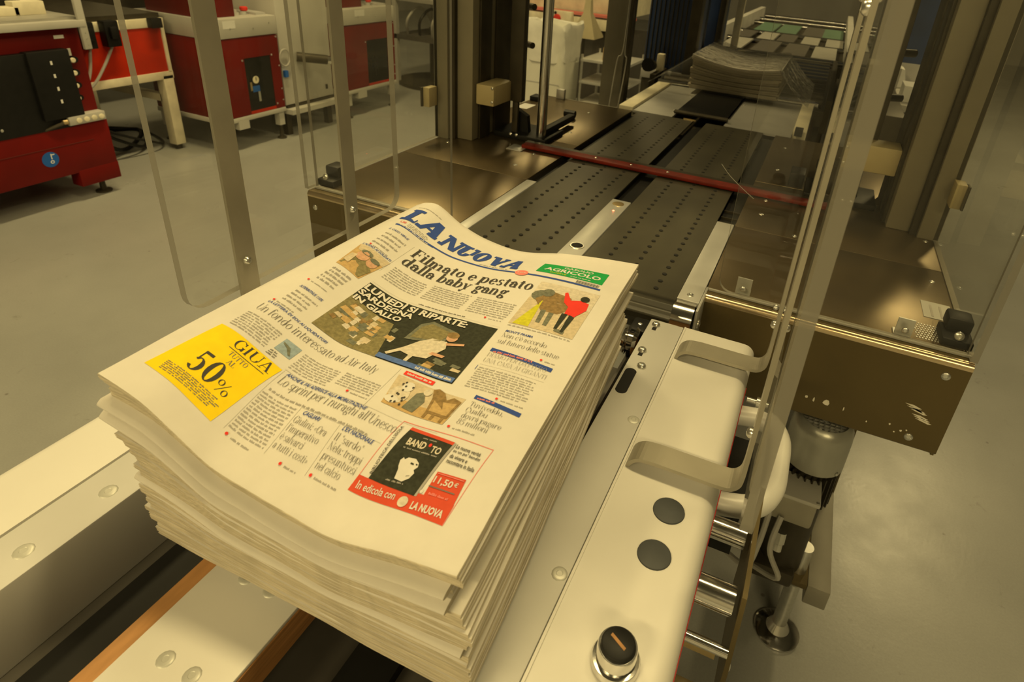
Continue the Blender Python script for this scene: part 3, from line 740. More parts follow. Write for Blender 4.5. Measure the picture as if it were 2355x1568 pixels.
box('red_edging', REDLINE, rc2, -.01, .0042, RY0, .669, T-.068, T-.061)
box('cover_lip', WHITE, rc2, -.0853, -.0832, RY0, .669, T-.004, T+.0012)
for y in (.384, .338): B().lathe((-.033, y, T), (0, 0, 1), [(0, .0135), (.0012, .0132), (.0016, .0118)], 28).build('round_cap', RUBBER, rc2)
kn = B().lathe((-.035, .249, T), (0, 0, 1), [(0, .0165), (.004, .0165), (.006, .0155), (.0062, .0135), (.016, .0133), (.018, .0128)], 28).build('switch_knob', CHROME, rc2)
B().lathe((-.035, .249, T+.018), (0, 0, 1), [(0, .0118), (.0022, .0112), (.003, .010)], 28).build('knob_face', BLACK, kn)
B().prism([(-.0412, .2515), (-.0405, .2535), (-.0295, .2475), (-.0302, .2455)], 'z', T+.0205, T+.0213).build('pointer_line', WOOD, kn)
# bed, inner walls, underside
bed = box('bed_plate', BED, fc, -.43, -.15, RY0, .64, .765, .78)
box('side_wall', mat('inner side wall', (.10, .088, .05), .5, .2, .1, 10), fc, -.4335, -.4300, RY0, .665, .76, .8485)
box('side_wall', BED, fc, -.1500, -.1465, RY0, .665, .70, .80)
for x in (-.39, -.20): box('drive_belt', BLACK, fc, x-.018, x+.018, RY0, .60, .781, .792)
box('frame_beam', ALUD, fc, -.50, -.44, RY0, .64, .68, .765, .003); box('frame_beam', DARKM, fc, -.14, -.09, RY0, .64, .68, .765, .003)
for x, y in ((-.48, -.6), (-.48, .3), (-.12, -.6), (-.12, .3)): box('leg', ALUD, fc, x-.025, x+.025, y-.025, y+.025, 0, .69, .003)
box('cross_member', ALUD, fc, -.48, -.12, .29, .31, .25, .29)
# small guide wheel and clamp at the far end of the rail
wl = B().lathe((-.150, .625, .838), (1, 0, 0), [(0, .016), (.004, .019), (.006, .012), (.012, .012), (.014, .019), (.018, .016)], 24).build('guide_wheel', CHROME, fc)
box('wheel_bracket', BLACK, fc, -.150, -.128, .64, .672, .80, .846, .004); screw(fc, (-.139, .655, .846), (0, 0, 1), .003)
# rollers and side plate under the right rail
for y, z, r, xe in ((.455, .775, .011, .036), (.385, .775, .013, .036), (.352, .755, .0045, .040)):
    cyl('roller', CHROME, fc, (-.09, y, z), (xe, y, z), r, 20)
sp = B().prism([(.345, .66), (.345, .74), (.372, .80), (.50, .80), (.50, .66)], 'x', .040, .044).build('side_plate', STEELF, fc)
for y, z in ((.355, .735), (.352, .70), (.358, .675)): screw(sp, (.044, y, z), (1, 0, 0), .0035)
box('lower_tie', STEELF, fc, -.09, .044, .345, .352, .655, .70); box('lower_tie', BRASS, fc, -.09, .032, .362, .372, .725, .735)
# bent white push handle
B().tube([(-.02, .655, .75), (.012, .665, .75), (.040, .668, .75), (.056, .640, .75), (.058, .600, .75), (.056, .555, .75), (.042, .525, .75), (.012, .512, .75), (-.02, .51, .75)], .0125, 14).build('push_handle', PIPE, fc)
B().lathe((.008, .69, .757), (1, 0, 0), [(0, .004), (.012, .004), (.0121, .0075), (.022, .0075), (.024, .006)], 12).build('grease_nipple', ZINC, fc)
box('chain_guard', BLACK, fc, -.02, .03, .53, .64, .66, .735); box('chain_link', BRASS, fc, .030, .031, .55, .62, .70, .7025); box('chain_link', ORANGE, fc, .030, .031, .565, .585, .675, .679)

def guard(sgn, label):
    # sgn -1: left rail, +1: right rail
    xi = -.5555 if sgn < 0 else .0215
    t = thing('guard_panel', (xi, .55, .80), label, 'guard panel')
    a, b = (xi-.009, xi) if sgn < 0 else (xi, xi+.0095)
    y0, y1 = (.367, .727) if sgn < 0 else (.345, .727)
    B().prism(rrect(y0, y1, .887, 1.75, .022, 5, (0, 0, 1, 1)), 'x', a, b, 0, 1).build('sheet', [ACRYL, AEDGE], t)
    for yb0, yb1 in ((.428, .453), (.605, .627)):
        if sgn > 0: yb0 -= .013 if yb0 < .5 else .006; yb1 -= .013 if yb1 < .6 else .003
        # bent flat bar: out of the rail slot, across, up the sheet
        if sgn > 0: prof = [(-.080, T-.02), (-.080, T+.004), (-.072, T+.012), (-.058, T+.0135), (-.004, T+.0135), (.010, T+.0145), (.0165, T+.022), (.0175, T+.034), (.0175, 1.72)]
        else: prof = [(-.476, T-.02), (-.476, T+.004), (-.484, T+.012), (-.498, T+.0135), (-.535, T+.0135), (-.546, T+.0145), (-.5515, T+.022), (-.5525, T+.034), (-.5525, 1.72)]
        q_ = []
        for i, p_ in enumerate(prof):
            if 0 < i < len(prof)-1:
                a_, c_ = Vector(prof[i-1]), Vector(prof[i+1]); b_ = Vector(p_); rr_ = min((a_-b_).length, (c_-b_).length)*.45
                s1, s2 = b_+(a_-b_).normalized()*rr_, b_+(c_-b_).normalized()*rr_
                q_ += [tuple(s1*(1-t)**2+b_*2*t*(1-t)+s2*t*t) for t in (0, .33, .67, 1)]
            else: q_.append(p_)
        prof = q_
        th = .0038; L_, R_ = [], []
        for i, (x, z) in enumerate(prof):
            q = Vector(prof[min(i+1, len(prof)-1)])-Vector(prof[max(i-1, 0)]); q.normalize(); n = Vector((-q.y, q.x))*th/2
            L_.append((x+n.x, z+n.y)); R_.append((x-n.x, z-n.y))
        bm = B()
        for (p1, p2), (q1, q2) in zip(zip(L_, L_[1:]), zip(R_, R_[1:])):
            bm.prism([p1, p2, q2, q1], 'y', yb0, yb1)
        bmesh.ops.remove_doubles(bm.bm, verts=bm.bm.verts, dist=1e-5)
        o = bm.build('bracket_arm', mat('guard bar', (.40, .375, .31), .40, .55, .08, 15), t)
        for z in (.921, 1.25):
            screw(o, (xi+.005 if sgn < 0 else xi-.0058, (yb0+yb1)/2, z), (1 if sgn < 0 else -1, 0, 0), .005, name='bolt', h=.9)
    return t
guard(-1, 'clear acrylic guard panel on two grey flat bars left of the newspaper stack')
guard(1, 'clear acrylic guard panel standing edge-on above the right rail cover')

# ------------------------------------------------------------------ wrapping machine
wm = thing('wrapping_machine', (-.265, 1.2, 0), 'brown steel bundle wrapping machine with perforated belts, columns and red sealing bar', 'machine')
FYp = .764
def deck(x0, x1, seams, name='deck_plate'):
    for a, b in zip(seams, seams[1:]):
        B().box(x0, x1, a+.0006, b-.0006, T-.004, T, .0006).build(name, STEEL, wm)
YS = [FYp+.014, 1.037, 1.31, 1.735]
deck(-.779, -.487, YS); deck(-.080, .253, YS)
for x0, x1 in ((-.779, -.487), (-.080, .253)):
    # folded front panel with rounded upper edge
    poly = [(FYp+.016, T)]+[(FYp+.007-.007*math.sin(a), T-.007+.007*math.cos(a)) for a in [PI/2*i/4 for i in range(5)]]+[(FYp, .708), (FYp+.003, .705), (FYp+.006, .705), (FYp+.006, T-.009), (FYp+.016, T-.004)]
    fp = B().prism(poly, 'x', x0, x1).build('front_plate', STEELF, wm)
    B().box(x0+.003, x1-.003, FYp+.0155, FYp+.0185, T, T+.004, .0008).build('sheet_rail', ALUD, wm)
    B().prism([(FYp+.0068-.0074*math.sin(a), T-.007+.0074*math.cos(a)) for a in [PI*(-.15+.75*i/8) for i in range(9)]]+[(FYp+.006, T-.007)], 'x', x0, x1).build('folded_edge', mat('fold highlight', (.62, .50, .33), .24, .9, .08, 8, bump=.02, bscale=200), wm)  # strip in brighter, shinier metal puts the highlight along the fold
    for x in ((x0+.018, x0+.022) if x0 < -.5 else (x1-.026, x1-.032)):
        pass
    if x0 < -.5:
        for p_ in ((-.764, FYp, .822), (-.757, FYp, .722)): screw(fp, p_, (0, -1, 0), .0052)
    else:
        for p_ in ((.228, FYp, .826), (.216, FYp, .722)): screw(fp, p_, (0, -1, 0), .0058)
    box('side_skirt', STEELF, wm, x0 if x0 < -.5 else x1-.004, x0+.004 if x0 < -.5 else x1, FYp+.006, 1.73, .70, T-.005)
    box('inner_skirt', DARKM, wm, x1-.004 if x0 < -.5 else x0, x1 if x0 < -.5 else x0+.004, FYp+.006, 1.73, .72, T-.005)
# chipped paint patches on the right front plate
CHIP = mat('bare chipped paint', (.70, .66, .56), .6, 0, .05, 40)
fpr = [o for o in bpy.data.objects if o.name.startswith('front_plate')][-1]
rc_ = random.Random(3)
def chip(x, z, wd, hh):
    n = 7; B().prism([(x+wd*math.cos(2*PI*i/n)*rc_.uniform(.5, 1), z+hh*math.sin(2*PI*i/n)*rc_.uniform(.5, 1)) for i in range(n)], 'y', FYp-.0003, FYp+.001).build('paint_chip', CHIP, fpr)
for a in ((.083, .737, .003, .003), (.093, .735, .0014, .005), (.109, .736, .005, .006), (.132, .735, .001, .004), (.19, .733, .0015, .002), (.205, .728, .002, .002), (.211, .731, .0016, .0016), (.198, .723, .0014, .0014), (.163, .726, .001, .002)): chip(*a)
for i in range(7): 
    x = .208+.004*i*.7; z = .772-.0035*i+rc_.uniform(-.002, .002); n = .010
    B().prism([(x-n, z+.002), (x, z+.0022), (x+n, z-.001), (x+n*.6, z-.0022), (x-n*.4, z+.0002)], 'y', FYp-.0003, FYp+.001).build('paint_scratch', CHIP, fpr)
# rivets on decks
for p_ in ((-.545, 1.10), (-.545, 1.19), (-.73, .95), (-.74, 1.15), (-.545, 1.40), (-.58, 1.62), (-.045, 1.12), (-.045, 1.20), (-.045, 1.42), (-.045, 1.62), (.228, .99), (.235, 1.16), (.02, 1.05)): screw(wm, (p_[0], p_[1], T), (0, 0, 1), .0045, name='rivet', h=.3)
# strips between the belts
for x0, x1, y0, y1, nm in ((-.4845, -.4635, .74, 1.033, 'side_strip'), (-.306, -.2705, .752, 1.033, 'centre_strip'), (-.1115, -.0815, .735, 1.037, 'side_strip')):
    s_ = B().box(x0, x1, y0, y1, T-.006, T+.0015, .0008).build(nm, ALU, wm)
    if nm == 'centre_strip':
        B().lathe((-.289, 1.013, T+.0015), (0, 0, 1), [(0, .011), (.0006, .0105), (.0007, .008)], 20).build('sensor_ring', BRASS, s_)
        B().lathe((-.289, .811, T+.0015), (0, 0, 1), [(0, .012), (.0008, .0115), (.0009, .009)], 20).build('sensor_ring', ZINC, s_)
        B().lathe((-.289, .811, T+.0022), (0, 0, 1), [(0, .0098), (.0004, .009)], 16).build('sensor_lens', BLACK, s_)
        B().lathe((-.2865, .978, T+.0015), (0, 0, 1), [(0, .0022), (.0008, .0015)], 8).build('indicator_light', LED, s_)
        screw(s_, (-.288, .765, T+.0015), (0, 0, 1), .004, h=.3)
    if x0 > -.2: screw(s_, (-.0965, .752, T+.0015), (0, 0, 1), .005, h=.25)
for x0, x1 in ((-.4845, -.4635), (-.306, -.2705), (-.1115, -.0815)): box('gap_bed', BLACK, wm, x0, x1, 1.037, 1.72, T-.02, T-.012)
for y in (1.06, 1.085, 1.12): box('gap_bar', DARKM, wm, -.1115, -.0815, y, y+.003, T-.012, T-.008)
# belts with end roller
for x0, x1 in ((-.4625, -.307), (-.2695, -.1125)):
    r = .028; yc, zc = .735, T-r-.001; prof = [(1.735, T-.001), ]
    pts = [(1.735, T)]+[(yc-r*math.sin(a), zc+r*math.cos(a)) for a in [PI*i/12 for i in range(13)]]+[(1.735, zc-r)]
    inn = [(1.735, T-.003)]+[(yc-(r-.003)*math.sin(a), zc+(r-.003)*math.cos(a)) for a in [PI*i/12 for i in range(13)]]+[(1.735, zc-r+.003)]
    bm = B()
    for i in range(len(pts)-1): bm.prism([pts[i], pts[i+1], inn[i+1], inn[i]], 'x', x0, x1)
    bmesh.ops.remove_doubles(bm.bm, verts=bm.bm.verts, dist=1e-6)
    bl = bm.build('perforated_belt', BELT, wm)
    hb = B(); n = 0; y = .745
    cols = [x0+.035, x0+.080, x0+.125]
    while y < 1.70:
        for k, cx in enumerate(cols):
            yy = y+(.0115 if k == 1 else 0)+(.004 if k == 2 else 0)
            hb.lathe((cx, yy, T-.0003), (0, 0, 1), [(0, .0036), (.0007, .0036)], 8)
        y += .0235
    ho = hb.build('perforations', HOLE, bl, False); ho['kind'] = 'stuff'
rl = cyl('end_roller', CHROME, wm, (-.4625, .735, .8215), (-.084, .735, .8215), .0262, 28)
box('roller_bracket', ALU, wm, -.0815, -.0775, .715, .79, .79, .851, .002); screw(wm, (-.0775, .735, .82), (1, 0, 0), .007, name='axle_nut')
box('roller_bracket', ALU, wm, -.468, -.464, .715, .79, .79, .849, .002)
box('belt_pan', DARKM, wm, -.487, -.08, .78, 1.73, .76, .764)
# red sealing bar
rb = B().box(-.585, .035, 1.207, 1.234, T+.002, T+.010, .002).build('sealing_bar', REDBAR, wm)
box('bar_shoe', DARKM, wm, -.59, .04, 1.236, 1.252, T+.001, T+.008)
for x in (-.41, -.33, -.25): screw(rb, (x, 1.22, T+.010), (0, 0, 1), .003)
box('bar_end_plate', ALU, wm, -.612, -.575, 1.185, 1.225, T, T+.002, .0008)
# columns with slotted sides, carriages, guide shafts on both sides (mirror about the belt)
CX = -.266
def side(sg):
    X = lambda d: CX+sg*d          # d = distance from the machine centre line
    def bx(nm, m, d0, d1, y0, y1, z0, z1, bev=.001):
        a, b = sorted((X(d0), X(d1))); return box(nm, m, wm, a, b, y0, y1, z0, z1, bev)
    c = bx('column', mat('column paint', (.22, .20, .145), .5, .15, .08, 8), .436, .475, 1.19, 1.37, T, 1.72, .002)
    bx('column_slot', DARKM, .430, .436, 1.215, 1.262, T, 1.72); bx('column_slot', DARKM, .430, .436, 1.285, 1.365, T, 1.72)
    bx('column_rib', DARKM, .475, .487, 1.18, 1.37, T, 1.72)  # dark filler in the column gap, added to stop light leaking through
    bx('sheet_post', MATS['column paint'], .487, .521, 1.17, 1.19, T, 1.72)
    bk = bx('carriage_block', CREAMP, .335, .430, 1.225, 1.285, .935, .985, .003) if sg > 0 else bx('carriage_block', CREAMP, .385, .430, 1.195, 1.285, .935, .980, .003)
    for z in (.945, .975): screw(bk, (X(.339 if sg > 0 else .389), 1.224 if sg > 0 else 1.194, z), (0, -1, 0), .003)
    bx('guide_bar', DARKM, .357, .390, 1.275, 1.295, .935, 1.72); bx('guide_link', DARKM, .368, .382, 1.280, 1.29, T, .94)
    cyl('guide_shaft', CHROME if sg < 0 else DARKM, wm, (X(.309), 1.29, T), (X(.309), 1.29, 1.72), .0115, 20)
    bx('shaft_base', BLACK, .285, .420, 1.262, 1.37, T, T+.012, .002)
    bx('shaft_base_arm', BLACK, .300, .318, 1.285, 1.48, T+.010, T+.026, .002)
    lever = B().prism([(X(.345), T+.012), (X(.385), T+.012), (X(.38), .915), (X(.35), .90)], 'y', 1.295, 1.31).build('lever', BLACK, wm)
    screw(wm, (X(.36), 1.262, T+.012), (0, -1, .4), .004); screw(wm, (X(.375), 1.262, T+.012), (0, -1, .4), .004)
    for z in (1.047, 1.133): cyl('shaft_pin', DARKM, wm, (X(.42), 1.40, z), (X(.385), 1.38, z), .0075, 12)
    lt = bx('latch', BLACK, .483, .519, .795, .84, T, T+.012, .002); bx('latch_arm', BLACK, .487, .517, .815, .845, T+.012, T+.032, .004)
    screw(wm, (X(.50), .797, T+.018), (0, -1, .3), .006)
    # acrylic sheets: front and side
    if sg < 0: poly = rrect(-.777, -.5005, T+.002, 1.72, .003, 2, (0, 0, 0, 0))
    else: poly = rrect(-.066, .247, T+.002, 1.72, .02, 5, (0, 0, 1, 0))
    B().prism(poly, 'y', FYp+.020, FYp+.026, 0, 1).build('front_sheet', [ACRYL, AEDGE], wm)
    a, b = sorted((X(.513), X(.521)))
    B().prism([(FYp+.004, T+.002), (1.17, T+.002), (1.17, 1.72), (FYp+.004, 1.72)], 'x', a, b, 0, 1).build('side_sheet', [ACRYL, AEDGE], wm)
    hg = bx('sheet_hinge', CREAMP, .511, .527, 1.135, 1.165, .925, .967, .001); bx('hinge_plate', DARKM, .527, .531, 1.130, 1.15, .925, .967)
    cyl('shaft_collar', BLACK, wm, (X(.32), 1.53, .862), (X(.35), 1.53, .862), .01, 10)
    # under frame: post, foot beam, levelling foot
    bx('post', STEELF, .455, .512, 1.20, 1.26, .15, T-.006, .002)
    fb = bx('foot_beam', mat('foot beam paint', (.30, .285, .24), .5, .2, .08, 10), .470, .512, .93, 1.9, .15, .20, .002)
    bx('foot_plate', STEELF, .385, .470, .93, 1.25, .185, .198, .001)
    rod = cyl('levelling_rod', ZINC, wm, (X(.451), .962, .02), (X(.451), .962, .262), .0145, 20)
    B().lathe((X(.451), .962, 0), (0, 0, 1), [(0, .046), (.006, .047), (.010, .042), (.016, .024), (.03, .0165), (.034, .0145)], 28).build('levelling_pad', CHROME, wm)
    B().lathe((X(.451), .962, .172), (0, 0, 1), [(0, .024), (.012, .024)], 6).build('lock_nut', ZINC, wm)
    return X
side(-1); side(1)
for x, z in ((-.032, .851), (.172, .851)):
    bk = B().prism([(x-.010, T+.001), (x+.010, T+.001), (x+.010, T+.027), (x-.010, T+.027)], 'y', FYp+.0262, FYp+.028).build('sheet_bracket', ALU, wm)
    screw(bk, (x, FYp+.019, T+.014), (0, -1, 0), .0045)
    box('bracket_foot', ALU, bk, x-.010, x+.010, FYp+.028, FYp+.045, T, T+.0018)
screw(wm, (.015, FYp+.010, T+.004), (0, -1, .6), .004)
# warning label and knurled plate by the right latch
lb = box('rating_label', ALUD, wm, .205, .243, .865, .915, T, T+.0006)
for k in range(2): box('label_text', GREY, lb, .215+.012*k, .218+.012*k, .87, .905, T+.0006, T+.0009)
kb = B()
for i in range(13):
    for j in range(8):
        x = .19+.0036*i+(.0018 if j % 2 else 0); y = .80+.0055*j; kb.box(x, x+.0016, y, y+.0026, T, T+.0008)
kb.build('knurled_patch', ALU, wm, False)['kind'] = 'stuff'
box('sensor_head', BLACK, wm, -.015, .015, 1.318, 1.372, T, T+.03, .002)
# unseen press top on the columns, added to shade the machine interior
box('press_crossbeam', STEELF, wm, -.78, .25, 1.18, 1.40, 1.72, 1.86, .004)
box('top_cover', STEELF, wm, -.78, .25, 1.05, 1.95, 1.86, 1.88, .003)
box('press_front_cover', STEELF, wm, -.70, .165, 1.174, 1.182, 1.30, 1.86, .002)  # added panel above the view, keeps lamps behind the camera off the interior
box('upper_jaw', DARKM, wm, -.58, .04, 1.185, 1.245, 1.42, 1.50, .004)
for x in (-.575, .043): cyl('jaw_rod', ZINC, wm, (x, 1.215, 1.46), (x, 1.215, 1.74), .01, 12)
# rear sheet on the left deck with bracket
B().prism(rrect(-.777, -.53, T+.002, 1.60, .01, 2, (0, 0, 0, 0)), 'y', 1.724, 1.73, 0, 1).build('rear_sheet', [ACRYL, AEDGE], wm)
box('sheet_bracket', ALU, wm, -.725, -.70, 1.72, 1.735, T, T+.028, .001); box('latch', BLACK, wm, -.775, -.745, 1.64, 1.68, T, T+.014, .002)
box('rating_label', WHITEP, wm, -.77, -.735, 1.54, 1.60, T, T+.0006)
# scratch catching the light on the right front sheet
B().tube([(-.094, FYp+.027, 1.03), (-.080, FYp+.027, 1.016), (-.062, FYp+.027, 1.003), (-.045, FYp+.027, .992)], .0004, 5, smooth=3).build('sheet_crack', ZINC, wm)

# electric drive motor under the right front corner
mo = thing('drive_motor', (.15, .92, .17), 'grey electric gear motor with fan grille under the wrapping machine', 'motor')
MX, MY = .143, .955; zt = .585
B().lathe((MX, MY, .40), (0, 0, 1), [(0, .040), (.07, .040), (.075, .042)], 28).build('stator', DARKM, mo)
for i in range(26):
    a = 2*PI*i/26; c, s = math.cos(a), math.sin(a)
    B().prism([(MX+.038*c-.0012*s, MY+.038*s+.0012*c), (MX+.049*c-.0012*s, MY+.049*s+.0012*c), (MX+.049*c+.0012*s, MY+.049*s-.0012*c), (MX+.038*c+.0012*s, MY+.038*s-.0012*c)], 'z', .40, .475).build('cooling_fin', DARKM, mo)
B().lathe((MX, MY, .485), (0, 0, 1), [(0, .052), (.06, .052), (.075, .0505), (.085, .046), (.090, .040), (.0885, .038), (.080, .038)], 36).build('fan_cover', mat('motor grey', (.42, .42, .38), .32, .5, .08, 12), mo)
gr = B()
for k in range(-4, 5):
    d = .0088*k; L_ = math.sqrt(max(.0385**2-d*d, 0))
    gr.box(MX-L_, MX+L_, MY+d-.0009, MY+d+.0009, .568, .571); gr.box(MX+d-.0009, MX+d+.0009, MY-L_, MY+L_, .568, .5712)
gr.build('fan_grille', ALU, mo, False); B().lathe((MX, MY, .571), (0, 0, 1), [(0, .009), (.003, .0085), (.004, .004)], 14).build('grille_hub', ALU, mo)
screw(mo, (MX+.04, MY-.034, .49), (.75, -.65, 0), .004)
tb = B().box(MX-.075, MX+.02, MY-.09, MY-.035, .40, .455, .006).build('terminal_box', mat('terminal box grey', (.34, .32, .26), .5, .2, .08, 20), mo)
B().box(MX-.078, MX+.023, MY-.093, MY-.032, .455, .464, .003).build('terminal_lid', GREYP, mo)
screw(mo, (MX+.018, MY-.088, .464), (0, 0, 1), .003)
B().lathe((MX, MY, .20), (0, 0, 1), [(0, .034), (.02, .040), (.12, .040), (.17, .040), (.20, .040)], 24).build('gearbox', DARKM, mo)
box('mount_flange', DARKM, mo, MX-.07, MX+.03, MY-.05, MY+.10, .198, .235, .008)
for k, (a, b) in enumerate((((MX-.05, MY-.092, .415), (MX-.075, MY-.12, .30)), ((MX-.03, MY-.092, .412), (MX-.02, MY-.13, .31)))):
    B().tube([a, (a[0]-.005, a[1]-.03, .36), (b[0]+.01, b[1], b[2]), (b[0]-.03, b[1]+.05, .26)], .005, 8).build('supply_cable', HOSE, mo)
B().lathe((MX-.02, MY-.075, .36), (0, -.4, -1), [(0, .010), (.02, .010), (.022, .008), (.035, .008)], 10).build('cable_gland', ZINC, mo)

# ------------------------------------------------------------------ outfeed conveyor behind the press, wrapped bundle, shrink tunnel
oc = thing('outfeed_conveyor', (-.27, 2.0, 0), 'outfeed conveyor with cream side bars and black belt behind the sealing bar', 'conveyor')
box('side_bar', CREAM, oc, -.533, -.490, 1.745, 2.19, T-.02, T+.008, .002); box('side_bar', CREAM, oc, -.040, -.004, 1.79, 2.22, T-.02, T+.008, .002)
box('slide_plate', ALU, oc, -.489, -.37, 1.74, 2.20, T-.006, T); box('slide_plate', ALU, oc, -.222, -.041, 1.74, 2.20, T-.006, T)
fb_ = B().box(-.368, -.224, 1.775, 2.26, T+.006, T+.010, .001).build('flap_belt', BLACK, oc)
cyl('flap_rod', DARKM, oc, (-.372, 1.775, T+.009), (-.218, 1.775, T+.009), .006, 14)
for x in (-.374, -.216): screw(oc, (x, 1.775, T+.009), (-1 if x < -.3 else 1, 0, 0), .0045)
box('rod_rest', BRASS, oc, -.335, -.300, 1.735, 1.739, T-.002, T+.003)
for a, b in ((-.54, -.40), (-.14, .008)): cyl('chrome_roller', CHROME, oc, (a, 2.215, T+.003), (b, 2.225, T+.003), .011, 18)
for x in (-.49, -.385, -.21, -.06): screw(oc, (x, 2.05+.3*(x+.3)*0, T), (0, 0, 1), .004)
screw(oc, (-.222, 2.21, T+.010), (0, 0, 1), .008)
box('gap_block', BLACK, oc, -.035, -.014, 1.760, 1.79, T, T+.02, .001)
box('frame', DARKM, oc, -.54, .01, 1.75, 2.26, .74, .80); 
for x in (-.52, -.01):
    for y in (1.85, 2.2): box('leg', DARKM, oc, x-.02, x+.02, y-.02, y+.02, 0, .75)
# roller bed the bundle sits on
rbed = thing('roller_bed', (-.27, 2.7, 0), 'dark roller bed carrying the film-wrapped bundle', 'conveyor')
box('bed_frame', DARKM, rbed, -.56, .03, 2.24, 3.30, .78, .83)
for i in range(10): cyl('roller', CHROME if i > 4 else DARKM, rbed, (-.54, 2.31+.1*i, .842), (.02, 2.31+.1*i, .842), .02, 14)
for x in (-.58, .03): box('side_frame', DARKM, rbed, x, x+.02, 2.24, 3.30, .76, .87)
for x in (-.55, .02):
    for y in (2.3, 3.2): box('leg', DARKM, rbed, x-.02, x+.02, y-.02, y+.02, 0, .78)
# bundle of newspapers in clear film
bu = thing('wrapped_bundle', (-.26, 2.33, .865), 'bundle of newspapers wrapped in shiny clear film at the tunnel mouth', 'bundle')
def bz(x, y, fr):
    u = (x+.41)/.29; q = .098+.014*(1-u)**2-.020*math.sin(PI*min(max(u, 0), 1))*.8
    return .866+fr*q
for k in range(13):
    V = []; F = []; n = 14; f0, f1 = k/13+.004, (k+.86)/13; dx = rr.uniform(-.004, .004); dy = rr.uniform(-.006, .004)
    for fr in (f0, f1):
        for y in (2.115+dy, 2.50+dy):
            for i in range(n+1):
                x = -.41+.29*i/n; V.append((x+dx, y, bz(x, y, fr)))
    I = lambda a, b, i: (a*2+b)*(n+1)+i
    for i in range(n):
        F += [(I(1, 0, i), I(1, 0, i+1), I(1, 1, i+1), I(1, 1, i)), (I(0, 0, i), I(0, 1, i), I(0, 1, i+1), I(0, 0, i+1)), (I(0, 0, i), I(0, 0, i+1), I(1, 0, i+1), I(1, 0, i)), (I(0, 1, i), I(1, 1, i), I(1, 1, i+1), I(0, 1, i+1))]
    F += [(I(0, 0, 0), I(1, 0, 0), I(1, 1, 0), I(0, 1, 0)), (I(0, 0, n), I(0, 1, n), I(1, 1, n), I(1, 0, n))]
    me = bpy.data.meshes.new('folded_paper'); me.from_pydata(V, [], F); me.update()
    link('folded_paper', me, [EDGE if k < 12 else PAPER], bu, False)
V = []; F = []; nx, ny = 44, 26
fr_ = random.Random(9)
for j in range(ny+1):
    y = 2.085+.47*j/ny
    for i in range(nx+1):
        t = i/nx; x = -.55+.53*t
        if x < -.41: q = (x+.55)/.14; z = .868+.105*q**1.15
        elif x > -.12: q = (x+.12)/.10; z = .868+.088*max(0, 1-q)**1.3
        else: z = bz(x, y, 1)+.004+.003*abs(math.sin(j*1.7+x*30))*(1 if j < 4 or j > 22 else .25)
        sq = 1-.2*sst(.2, 1, (.0 if x > -.41 else (-.41-x)/.14))
        V.append((x+fr_.uniform(-.0012, .0012), y+fr_.uniform(-.0015, .0015)+(.05*(-.41-x) if x < -.41 else 0), z+fr_.uniform(-.001, .0012)))
for j in range(ny):
    for i in range(nx): a = j*(nx+1)+i; F.append((a, a+1, a+nx+2, a+nx+1))
me = bpy.data.meshes.new('film'); me.from_pydata(V, [], F); me.update(); link('film', me, [FILM], bu, True)['label'] = 'crinkled clear film'
me.set_sharp_from_angle(angle=3.0)
# front curtain of the film pulled down to the roller
V = []; F = []
for j in range(7):
    for i in range(nx+1):
        t = i/nx; x = -.50+.46*t; zt_ = bz(min(max(x, -.41), -.12), 2.1, 1)
        if x < -.41: zt_ = .868+.105*((x+.55)/.14)
        if x > -.12: zt_ = .868+.088*max(0, 1-(x+.12)/.10)
        q = j/6; V.append((x, 2.088-.012*math.sin(PI*q)+fr_.uniform(-.002, .002), zt_*(1-q)+.866*q))
for j in range(6):
    for i in range(nx): a = j*(nx+1)+i; F.append((a, a+1, a+nx+2, a+nx+1))
me = bpy.data.meshes.new('film_front'); me.from_pydata(V, [], F); me.update(); link('film_front', me, [FILM], bu, True)

# tunnel: blue cladding, dark posts, brush curtains
tn = thing('shrink_tunnel', (-.27, 2.9, 0), 'blue shrink tunnel with dark posts either side of the wrapped bundle', 'machine')
def tbox(nm, m, *a, bev=.002): return box(nm, m, tn, *a, bev)
tbox('cladding', BLUE, -.66, -.50, 2.42, 2.72, .86, 1.75); tbox('post', DARKM, -.50, -.462, 2.40, 2.46, .84, 1.75)
tbox('post', mat('tunnel post paint', (.17, .155, .12), .5, .2, .1, 10), -.685, -.615, 2.0, 2.06, .20, 1.75); tbox('post', DARKM, -.612, -.598, 2.0, 2.04, .80, 1.75)
for i in range(9): tbox('brush_strand', DARKM, -.655+.017*i, -.652+.017*i, 2.413, 2.419, .88, 1.75, bev=0)
tbox('cladding', BLUE, -.60, -.575, 3.02, 3.2, .86, 1.75); tbox('cladding', BLUE, -.545, -.50, 3.02, 3.3, .86, 1.75); tbox('post', DARKM, -.497, -.472, 3.0, 3.06, .84, 1.75)
tbox('panel', GREYP, -.64, -.602, 3.0, 3.02, .80, 1.75); tbox('panel', CREAM, -.465, -.43, 3.3, 3.32, .86, 1.75)
tbox('cladding', BLUE, .115, .30, 2.42, 3.1, 1.00, 1.75); tbox('post', DARKM, .06, .085, 2.30, 2.35, .80, 1.75); tbox('panel', GREYL, .062, .128, 2.36, 2.40, .96, 1.75)
tbox('sill', GREYL, -.66, -.43, 2.40, 2.44, .825, .86); tbox('base', DARKM, -.66, -.60, 2.42, 3.3, 0, .86); tbox('base', DARKM, .06, .30, 2.42, 3.1, 0, .82)
tbox('shade_roof', BLUE, -.68, .30, 1.98, 3.3, 1.75, 1.80)  # unseen roof, stretched forward to shade the wrapped bundle
kb_ = B().lathe((-.60, 2.34, .885), (0, -1, .15), [(0, .018), (.05, .018), (.055, .024), (.075, .024)], 14).build('clamp', BLACK, tn)
